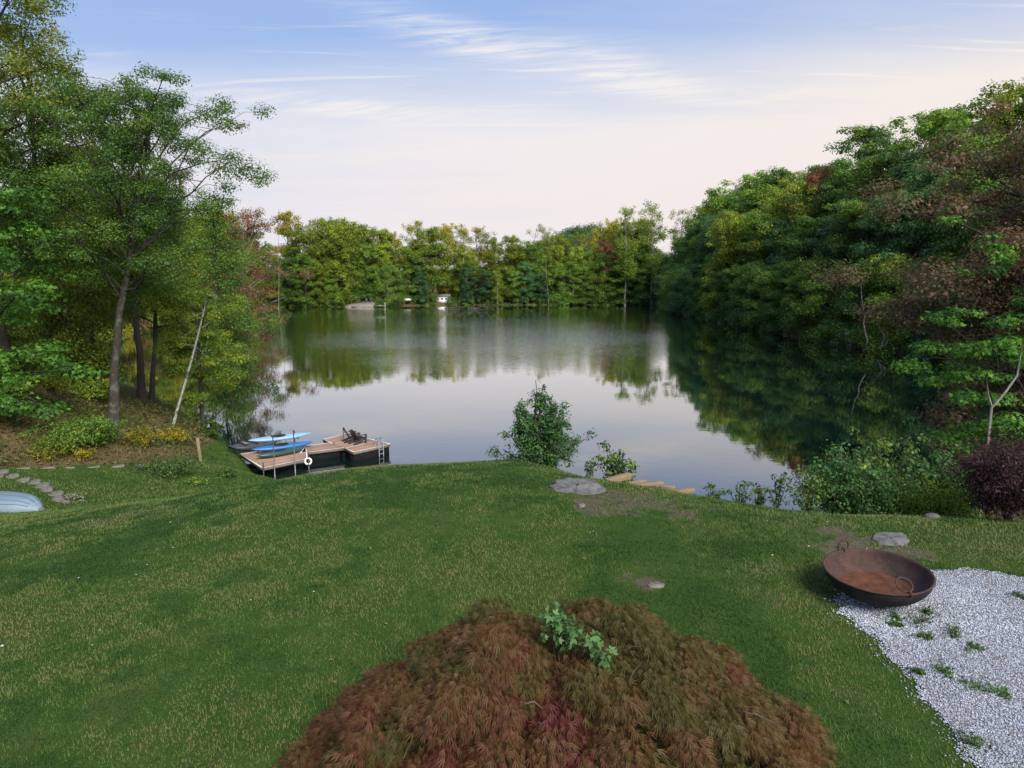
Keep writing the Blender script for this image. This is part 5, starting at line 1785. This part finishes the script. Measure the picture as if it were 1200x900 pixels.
# small outboard motor on the boat's end
c = lerp(b0_, b1_, .10)
mb = MB().box((c[0], c[1], 1.22), (.20, .26, .34), math.atan2(dd[1], dd[0])); mb.tube(np.array([[c[0] - .05, c[1], 1.05], [c[0] - .3, c[1] - .05, .62]]), .05, 8)
o = bevel(obj('motor', mb, blk, e), .04, 3)

# upturned boat at the left edge of the lawn
p = on_ground(18, 600)
bd = unit(np.array([1.0, -.18])); bs = np.array([-bd[1], bd[0]])
cb = np.array([at_y(8, 590, p[1] + .5)[0], p[1] + .5])
zb = hgt(cb[0] + .6, cb[1]) - .02
e = empty('upturned_boat', (cb[0], cb[1], zb), 'pale blue upturned rowing boat on the grass at the left edge', 'boat')
mb = MB()
rows = []
n, k = 16, 15
LB = 3.3
for i in range(n + 1):
    f = i / n
    c = cb + bd * (f - .62) * LB
    taper = .55 + .45 * np.sin(np.pi * min(f / .55, 1) * .5) if f < .55 else max(.05, 1 - ((f - .55) / .45) ** 2.2) ** .62
    hh = .52 * (.9 + .1 * math.sin(f * 3.1)) * (1 if f < .8 else max(.25, 1 - ((f - .8) / .2) ** 2 * .62))
    a = np.linspace(0, np.pi, k)
    yy = -.68 * taper * np.sign(np.cos(a)) * np.abs(np.cos(a)) ** .75
    zz = hh * np.sin(a) ** .62
    # strakes: small stepped ridges along the hull
    zz = zz + .018 * (np.arange(k) % 3 == 0) * (np.sin(a) > .2)
    rows.append(np.c_[c[0] + bs[0] * yy, c[1] + bs[1] * yy, zb + zz])
rows = np.array(rows)
mb.grid(rows)
mb.add(rows[0], ngons=[list(range(k))]); mb.add(rows[-1], ngons=[list(range(k))[::-1]])
o = obj('hull', mb, plastic('pale_blue_hull', (.17, .225, .265), .55), e, True); fix_normals(o.data)
for jx in (3, 5, 7, 9, 11):
    mb = MB()
    mb.tube(rows[:-1, jx] + [0, 0, .006], .013, 6)
    obj('strake', mb, plastic('dull_blue', (.10, .15, .20)), e, True)
gun = MB()
gun.tube(np.r_[rows[:, 0]] + [0, 0, .02], .03, 6); gun.tube(np.r_[rows[:, -1]] + [0, 0, .02], .03, 6)
obj('gunwale', gun, plastic('pale_rim', (.55, .62, .66)), e, True)

# ------------------------------------------------------------------ rusty fire bowl
m, t, b = new_mat('rusty_iron')
g = N(t, 'ShaderNodeTexCoord').outputs['Object']
n1_ = noise(t, g, 3.5, 7, .7); n2_ = noise(t, g, 22, 5, .7)
c = ramp(t, n1_, [(.3, (.020, .014, .013)), (.5, (.050, .026, .021)), (.72, (.095, .042, .028))])
c = mixc(t, ramp(t, n2_, [(.5, (0, 0, 0)), (.7, (.5, .5, .5))]), c, (.12, .055, .035))
t.links.new(c, b.inputs['Base Color']); b.inputs['Roughness'].default_value = .85; b.inputs['Metallic'].default_value = .15
bn = N(t, 'ShaderNodeBump', inp={'Strength': .5, 'Distance': .01}); t.links.new(n2_, bn.inputs['Height']); t.links.new(bn.outputs[0], b.inputs['Normal'])
rust = m
sed = simple('rust_scale', (.105, .046, .026), .95, .1, var=.45, scale=7, bump=.6, bscale=30)
blackiron = simple('sooty_iron', (.022, .018, .017), .8, .25, var=.4, scale=5, bump=.4, bscale=25)
bc0 = on_ground(1038, 719)
bowl_c = np.array([bc0[0], bc0[1] + .28]); zb = hgt(*bowl_c)
rl, pt_ = R(-2.0), R(3)
Mr = np.array([[math.cos(rl), 0, math.sin(rl)], [0, 1, 0], [-math.sin(rl), 0, math.cos(rl)]])
Mp = np.array([[1, 0, 0], [0, math.cos(pt_), -math.sin(pt_)], [0, math.sin(pt_), math.cos(pt_)]])
MM = Mr @ Mp
BR, BD = .67, .37
e = empty('fire_bowl', (bowl_c[0], bowl_c[1], zb), 'wide shallow rusty iron fire bowl tilted on the white gravel', 'fire bowl')
lift = np.array([0, 0, .045])
f = np.linspace(0, 1, 15)
out_p = np.c_[BR * np.sin(f * np.pi / 2) ** .85, BD * (1 - np.cos(f * np.pi / 2) ** 1.15)]
out_p = np.r_[[[.001, 0]], out_p[1:]]
in_p = out_p[::-1].copy(); in_p[:, 0] = np.maximum(in_p[:, 0] - .022, .001); in_p[:, 1] += .018; in_p[0, 1] = BD
lip = np.array([[BR + .012, BD + .004], [BR + .010, BD + .018], [BR - .012, BD + .018]])
obj('outer_shell', MB().lathe(out_p, 64, lift, MM), blackiron, e, True, local=True)
obj('inner_shell', MB().lathe(np.r_[[out_p[-1]], lip, in_p[1:]], 64, lift, MM), rust, e, True, local=True)
# settled rust and ash in the bottom, lying level-ish
zl = .125
rs = np.interp(zl, out_p[:, 1], out_p[:, 0]) - .015
obj('ash', MB().lathe(np.array([[rs, zl + .004], [rs * .8, zl + .006], [rs * .5, zl - .006], [.001, zl - .012]]), 48, lift, MM), sed, e, True, local=True)


def ringh(ang, rad, standing):
    c = np.array([math.cos(ang) * BR, math.sin(ang) * BR, BD])
    rd = np.array([math.cos(ang), math.sin(ang), 0]); tg = np.array([-math.sin(ang), math.cos(ang), 0])
    up_ = np.array([0, 0, 1.]) if standing else unit(np.array([-rd[0] * .75, -rd[1] * .75, .55]))
    ctr = c + up_ * rad * (.8 if standing else .9) + (rd * .01 if standing else -rd * .05)
    if not standing:
        ctr[2] += .03
    a = np.linspace(0, 2 * np.pi, 25)
    P = ctr + np.outer(np.cos(a) * rad, tg) + np.outer(np.sin(a) * rad, up_)
    return P @ MM.T + lift


obj('ring_handle', MB().tube(ringh(R(104), .085, True), .010, 7, cap=False), rust, e, True, local=True)
obj('ring_handle', MB().tube(ringh(R(-84), .10, False), .011, 7, cap=False), rust, e, True, local=True)
mbh = MB()
for ang in (R(104), R(-84)):
    cc_ = np.array([math.cos(ang) * BR, math.sin(ang) * BR, BD + .015])
    aa = np.linspace(0, 2 * np.pi, 12)
    rd = np.array([math.cos(ang), math.sin(ang), 0])
    mbh.tube((cc_ + np.outer(np.cos(aa) * .03, rd) + np.outer(np.sin(aa) * .03, [0, 0, 1.])) @ MM.T + lift, .009, 6, cap=False)
obj('handle_eye', mbh, rust, e, True, local=True)

# ------------------------------------------------------------------ far shore details
# small sandy beach behind a low wall, with a little jetty
p0, p1 = at_z(404, 360, 0)[:2], at_z(437, 360, 0)[:2]
yb = min(p0[1], p1[1]) - .6
sand = simple('beach_sand', (.20, .18, .15), .95, .1, var=.15, scale=1)
xs_ = np.linspace(p0[0], p1[0], 9)
pl = [(xs_[0], yb + 1.0), (xs_[1], yb + .1), (xs_[4], yb - .3), (xs_[8], yb), (xs_[8], yb + 6.5), (xs_[2], yb + 6.5), (xs_[0], yb + 4)]
o = obj('beach', MB().prism(pl, -.6, np.array([.15, .12, .10, .12, 1.9, 1.9, 1.0])), sand)
tag(o, kind='structure')
wl = MB().box(((p0[0] + p1[0]) / 2 + 1.2, yb - .05, .16), (p1[0] - p0[0] - 2.5, .35, .5))
tag(obj('beach_wall', wl, simple('beach_wall', (.17, .155, .135), .9, var=.2), origin=((p0[0] + p1[0]) / 2, yb, 0)), 'low pale retaining wall along the small far beach', 'wall')
j0 = np.array([p1[0] - .3, yb + 2.5]); j1 = np.array([at_z(447, 361, 0)[0], yb - 1.2])
jetty_m = simple('jetty_wood', (.27, .25, .22), .85)
e = empty('jetty', (*j0, 0), 'little pale jetty at the right of the small far beach', 'jetty')
d = unit(j1 - j0); s = np.array([-d[1], d[0]]) * .5
obj('deck', MB().prism([j0 - s, j1 - s, j1 + s, j0 + s], .5, .62), jetty_m, e)
for f, h_ in ((.5, .8), (1.0, 1.7)):
    c = lerp(j0, j1, f) + s * 1.1
    obj('post', MB().box((c[0], c[1], h_ / 2 - .4), (.28, .28, h_ + .8)), jetty_m, e)
# beach chairs
for i, (px, mt, lab) in enumerate(((420, (.10, .14, .24), 'dark blue beach chair at the back of the small far beach'), (429, (.05, .06, .09), 'black beach chair at the right of the small far beach'), (434, (.05, .05, .06), 'dark low beach chair nearest the little jetty'))):
    x = at_y(px, 350, yb + 5)[0]
    z0 = 1.45
    e = empty('beach_chair', (x, yb + 5, z0), lab, 'chair', 'chairs on the small far beach')
    mm = simple('chair_cloth', mt, .8)
    obj('seat', MB().box((x, yb + 4.9, z0 + .42), (.75, .7, .08)), mm, e)
    obj('backrest', MB().box((x, yb + 5.35, z0 + .85), (.75, .08, .95), M=np.array([[1, 0, 0], [0, 1, .35], [0, 0, 1]])), mm, e)
    for sx_ in (-.33, .33):
        for sy_ in (-.28, .3):
            obj('leg', MB().box((x + sx_, yb + 4.9 + sy_, z0 + .19), (.06, .06, .40)), alum, e)
# houses glimpsed through the far trees
house_w = simple('white_clapboard', (.78, .79, .80), .7, .3, var=.05)
roof_m = simple('grey_shingle', (.12, .12, .13), .9, var=.2)
glass = simple('dark_glass', (.02, .025, .03), .15, .5)


def house(px, y, wid, dpt, hgt_, zb, rz, label, wm=None, roofh=2.2, rm=None):
    x = at_y(px, 345, y)[0]
    e = empty('house', (x, y, zb), label, 'house')
    ca, sa = math.cos(rz), math.sin(rz)
    Rm = np.array([[ca, -sa, 0], [sa, ca, 0], [0, 0, 1]])
    mb = MB().box((0, 0, hgt_ / 2 - .5), (wid, dpt, hgt_ + 1))
    mb.v = [v @ Rm.T for v in mb.v]
    obj('wall', mb, wm or house_w, e, local=True)
    mb = MB()
    o_ = .35
    V = np.array([(-wid / 2 - o_, -dpt / 2 - o_, hgt_ + .003), (wid / 2 + o_, -dpt / 2 - o_, hgt_ + .003), (wid / 2 + o_, dpt / 2 + o_, hgt_ + .003), (-wid / 2 - o_, dpt / 2 + o_, hgt_ + .003), (-wid / 2 - o_, 0, hgt_ + roofh), (wid / 2 + o_, 0, hgt_ + roofh)])
    mb.add(V @ Rm.T, quads=[[0, 1, 5, 4], [2, 3, 4, 5]], tris=[[1, 2, 5], [3, 0, 4]], ngons=[[3, 2, 1, 0]])
    obj('roof', mb, rm or roof_m, e, local=True)
    for fx in (-.28, .05, .34):
        mb = MB().box((fx * wid, -dpt / 2 - .02, hgt_ * .58), (.18 * wid, .06, .3 * hgt_)); mb.v = [v @ Rm.T for v in mb.v]
        obj('window', mb, glass, e, local=True)
    return e


house(762, FY + 5.2, 3.4, 4, 2.6, 2.0, R(20), 'white house wall glimpsed between far trees beside the right bank')
house(519, FY + 6.5, 5.0, 4, 1.9, 1.0, R(-10), 'white house glimpsed through far trees right of the small beach', roofh=.9)
# covered white boat on the bank right of the beach
yb2 = at_z(475, 358.6, 0)[1] + 1.5
a = at_y(470, 352, yb2); b_ = at_y(480, 352, yb2 + .8)
e = empty('covered_boat', tuple((a + b_) / 2 * np.array([1, 1, 0]) + [0, 0, 1.0]), 'white covered boat on the bank right of the small beach', 'boat')
mb = MB(); hull(mb, a[:2], b_[:2] + [.6, .6], 1.7, 1.3, 1.3, kind='boat', inverted=True)
o = obj('hull', mb, white_m, e, True); fix_normals(o.data)
obj('window', MB().box((*(a[:2] * .7 + b_[:2] * .3 - [0, .9]), 1.95), (.5, .3, .3)), glass, e)


# fallen logs and dead branches at the water
def log(pts_, r, label, mat='bark_pale', fork=None, seed=0):
    pts_ = np.array(pts_, float)
    rg_ = np.random.default_rng(seed)
    q = np.linspace(0, 1, 8)
    P = np.c_[[np.interp(q, np.linspace(0, 1, len(pts_)), pts_[:, a_]) for a_ in range(3)]].T + rg_.normal(size=(8, 3)) * r * .5
    e = empty('fallen_log', tuple(pts_[0]), label, 'log')
    obj('log', MB().tube(P, r * (1 - .6 * q), 7), M[mat], e, True)
    br = MB()
    for i in range(4):
        c = P[2 + i]; d_ = unit(rg_.normal(size=3)); d_[2] = abs(d_[2])
        br.tube(np.array([c, c + d_ * r * 3, c + d_ * r * 6]), np.array([r * .35, r * .22, r * .06]), 5)
    obj('branch', br, M[mat], e, True)


log([at_y(1033, 408, 97), at_y(1037, 394, 98), at_y(1024, 374, 100)], .13, 'dead branch leaning up from the water under the right bank', 'bark_oak', seed=1)
log([at_y(1031, 410, 96), at_y(1041, 401, 97), at_y(1040, 390, 98)], .10, 'short dead branch crossing the leaning one under the right bank', 'bark_oak', seed=2)
log([at_z(1015, 400, 2.2), at_z(1008, 345, 6) * 0 + at_y(1008, 330, 104)], .12, 'thin dead stem standing in the shade of the right bank', 'bark_oak', seed=3)
log([at_z(548, 360.5, 0.15), at_z(585, 359, .5)], .16, 'fallen log at the far waterline left of the bare trunk', 'bark_oak', seed=4)
log([at_z(300, 361.5, .2), at_y(325, 351, at_z(325, 360, 0)[1]), at_y(352, 344, at_z(340, 360, 0)[1] + 2)], .28, 'grey fallen trunk sloping into the water at the left of the far shore', seed=5)
log([at_z(520, 361, .15), at_z(545, 360, .35)], .18, 'low grey driftwood log at the far waterline below the white house', 'bark_oak', seed=6)
# rocks along the foot of the right bank
rgr = np.random.default_rng(12)
pts, nrm = polyline(LAKE[16:22], 5.2, 1.6, rgr)
rows = sorted([(proj((p[0], p[1], 0))[0], p, n) for p, n in zip(pts, nrm)], key=lambda r: r[0])
cnt = 0
dark_rock = simple('bank_rock', (.15, .125, .105), .9, .15, var=.4, scale=1.5, bump=.8, bscale=4)
for px, p, n in rows:
    r_ = rgr.uniform(.25, .95)
    a = p + n * rgr.uniform(-.1, .8)
    V = ICO * rgr.uniform(.75, 1.2, (12, 1)) * np.array([r_ * 1.3, r_, r_ * .7])
    o = obj('bank_rock', MB().add(V + np.array([a[0], a[1], .15]), tris=ICF), dark_rock, origin=(a[0], a[1], 0))
    sb = o.modifiers.new('round', 'SUBSURF'); sb.levels = 1; sb.render_levels = 1
    tag(o, 'brown rock at the waterline of the right bank, %s from the left' % ORD[cnt], 'rock', 'rocks at the foot of the right bank')
    cnt += 1
print('objects', len(bpy.data.objects), 'grass', nB)
